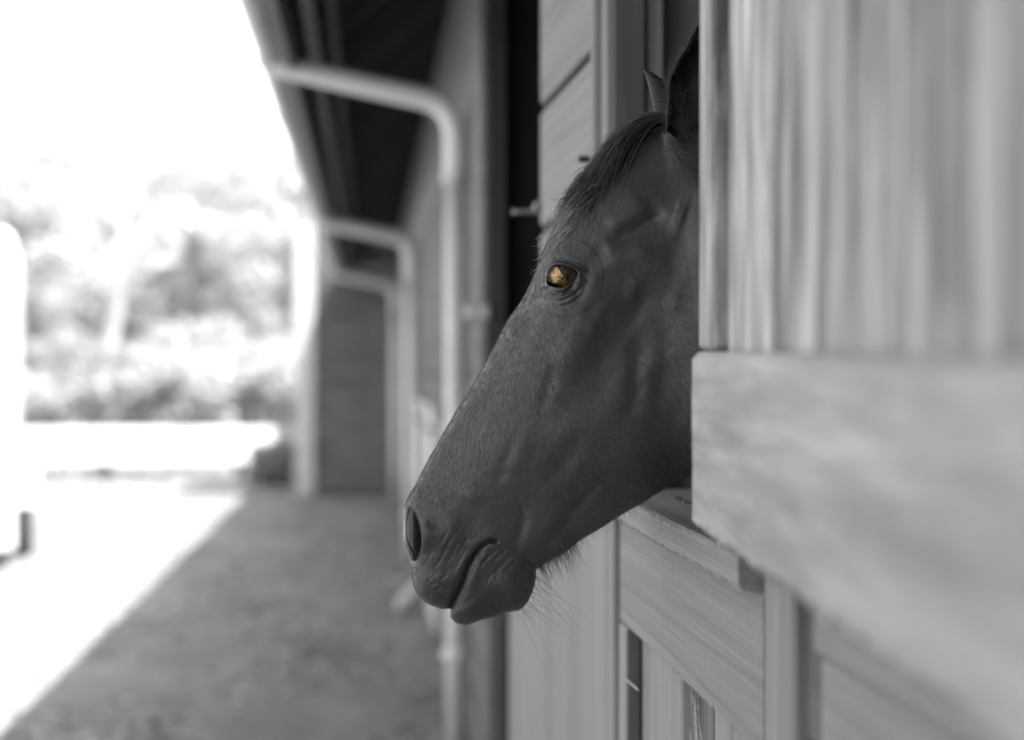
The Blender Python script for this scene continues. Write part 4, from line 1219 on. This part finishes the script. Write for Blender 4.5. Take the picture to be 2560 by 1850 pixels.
def tree(name, label, cat, x, y, h, spread, mat, seed, bark=None, n=2600, lean=0.0, trunk_r=None, low=.25, group='trees beyond the yard'):
    g = random.Random(seed)
    root = tag(empty(name, (x, y, 0)), label, cat, group)
    tr_ = trunk_r or h * .018
    top = Vector((lean * h, 0, h * .9))
    pts = [Vector((top.x * t + g.uniform(-.02, .02) * h * (t > 0), g.uniform(-.02, .02) * h * (t > 0), top.z * t)) for t in (0, .2, .4, .6, .8, 1)]
    pts[0].z = -.1
    bm = bmesh.new()
    t0 = tube_mesh('t', pts, [tr_ * (1 - .8 * k / 5) for k in range(6)], 9); bm.from_mesh(t0); bpy.data.meshes.remove(t0)
    blobs = []
    for k in range(16):
        f = g.uniform(low, .92)
        base = Vector((top.x * f, 0, top.z * f))
        a = g.uniform(0, 2 * math.pi)
        ln = spread * g.uniform(.35, 1.0) * (1.15 - .75 * abs(f - .5) * 1.6)
        tip = base + Vector((math.cos(a) * ln, math.sin(a) * ln, ln * .45))
        t1 = tube_mesh('t', [base, (base + tip) / 2 + Vector((0, 0, .06 * ln)), tip], [tr_ * .35, tr_ * .22, tr_ * .06], 5); bm.from_mesh(t1); bpy.data.meshes.remove(t1)
        blobs.append((tip.x, tip.y, tip.z, spread * g.uniform(.22, .42)))
        m_ = base.lerp(tip, .55)
        blobs.append((m_.x, m_.y, m_.z, spread * g.uniform(.16, .3)))
    blobs.append((top.x, 0, top.z, spread * .3))
    me = bpy.data.meshes.new('trunk'); bm.to_mesh(me); bm.free()
    link('trunk', me, bark or M_BARK, root, True)
    leaf_cloud('crown', n, .16, blobs, seed, mat, root)
    return root

place = ['far left behind the trailer', 'left of the leaning pale trunk', 'just behind the leaning pale trunk', 'right of the leaning pale trunk', 'in the middle of the tree line',
         'right of the middle of the tree line', 'beside the stable end', 'farthest right behind the stable end', 'deep in the background left of the birch', 'deep in the background right of the birch', 'deep in the background of the right half', 'deep in the background beside the trailer', 'deep in the background next to the stable end']
k = 0
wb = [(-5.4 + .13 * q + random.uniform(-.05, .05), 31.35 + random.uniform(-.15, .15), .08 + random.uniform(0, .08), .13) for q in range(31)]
wd = leaf_cloud('shade_line_leaves', 1500, .05, wb, 77, M_LEAF[2], None); wd['kind'] = 'stuff'  # leaf strip added to draw the dark line of shade under the barrier
specs = [(-13.0, 66, 8.2, 2.7, 1), (-11.2, 78, 9.5, 3.0, 0), (-9.4, 63, 7.0, 2.3, 1), (-8.0, 84, 9.0, 3.2, 0), (-6.6, 70, 6.9, 2.4, 2),
         (-5.0, 62, 5.8, 2.0, 0), (-3.6, 74, 7.3, 2.4, 1), (-1.8, 80, 8.0, 2.8, 1), (-10.2, 95, 10.5, 4.4, 1), (-6.8, 98, 11.5, 4.6, 0), (-3.8, 96, 10.4, 4.4, 1), (-13.4, 92, 11.0, 4.2, 0), (-.6, 99, 10.6, 4.2, 0)]
for (x, y, h, sp, mi) in specs:
    tone = ['pale thin-leaved', 'grey broad-leaved', 'dark dense'][mi]
    tree('broadleaf_tree', f'{tone} tree, {place[k]}', 'tree', x, y, h, sp, M_LEAF[mi], 100 + k, n=(5200, 5200, 5200)[mi], low=.08)
    k += 1
tree('birch_tree', 'pale birch with a thick white leaning trunk in the tree line', 'tree', -6.25, 54, 7.6, 1.9, M_LEAF[0], 300, bark=M_BIRCH, n=500, lean=.085, trunk_r=.2, low=.45)
sh = [(-10.6, 50, 1.9, 1), (-8.6, 47, 1.6, 0), (-7.4, 52, 2.2, 2), (-5.2, 48, 2.0, 2), (-4.1, 45, 1.7, 1), (-3.0, 50, 2.1, 0), (-1.32, 29.9, .55, 2), (-9.6, 44, 1.5, 1), (-6.3, 46, 1.5, 0), (-3.9, 52, 2.6, 1), (-2.4, 44, 1.7, 1)]
shl = ['broad grey shrub behind the white barrier beside the trailer', 'small pale shrub behind the white barrier, left of the birch', 'tall dark shrub at the foot of the birch',
       'dark shrub behind the white barrier, right of the birch', 'low grey shrub behind the right half of the white barrier', 'pale shrub at the right end of the tree line', 'small dark shrub at the right end of the white barrier', 'low grey shrub just right of the trailer', 'low pale shrub below the leaning birch trunk', 'taller grey shrub behind the right half of the white barrier', 'grey shrub close to the stable end, behind the white barrier']
for q, (x, y, h, mi) in enumerate(sh):
    root = tag(empty('shrub', (x, y, 0)), shl[q], 'shrub', 'shrubs behind the white barrier')
    g = random.Random(500 + q)
    blobs = [(g.uniform(-1, 1) * h * .6, g.uniform(-.5, .5) * h * .5, g.uniform(.15, .85) * h, h * g.uniform(.2, .34)) for _ in range(12)]
    bm = bmesh.new()
    for b in blobs:
        t0 = tube_mesh('t', [(0, 0, 0), (b[0] * .5, b[1] * .5, b[2] * .6), b[:3]], [.03, .02, .008], 5); bm.from_mesh(t0); bpy.data.meshes.remove(t0)
    me = bpy.data.meshes.new('stem'); bm.to_mesh(me); bm.free()
    link('stem', me, M_BARK, root)
    leaf_cloud('foliage', 2300, .13, blobs, 900 + q, M_LEAF[mi], root)
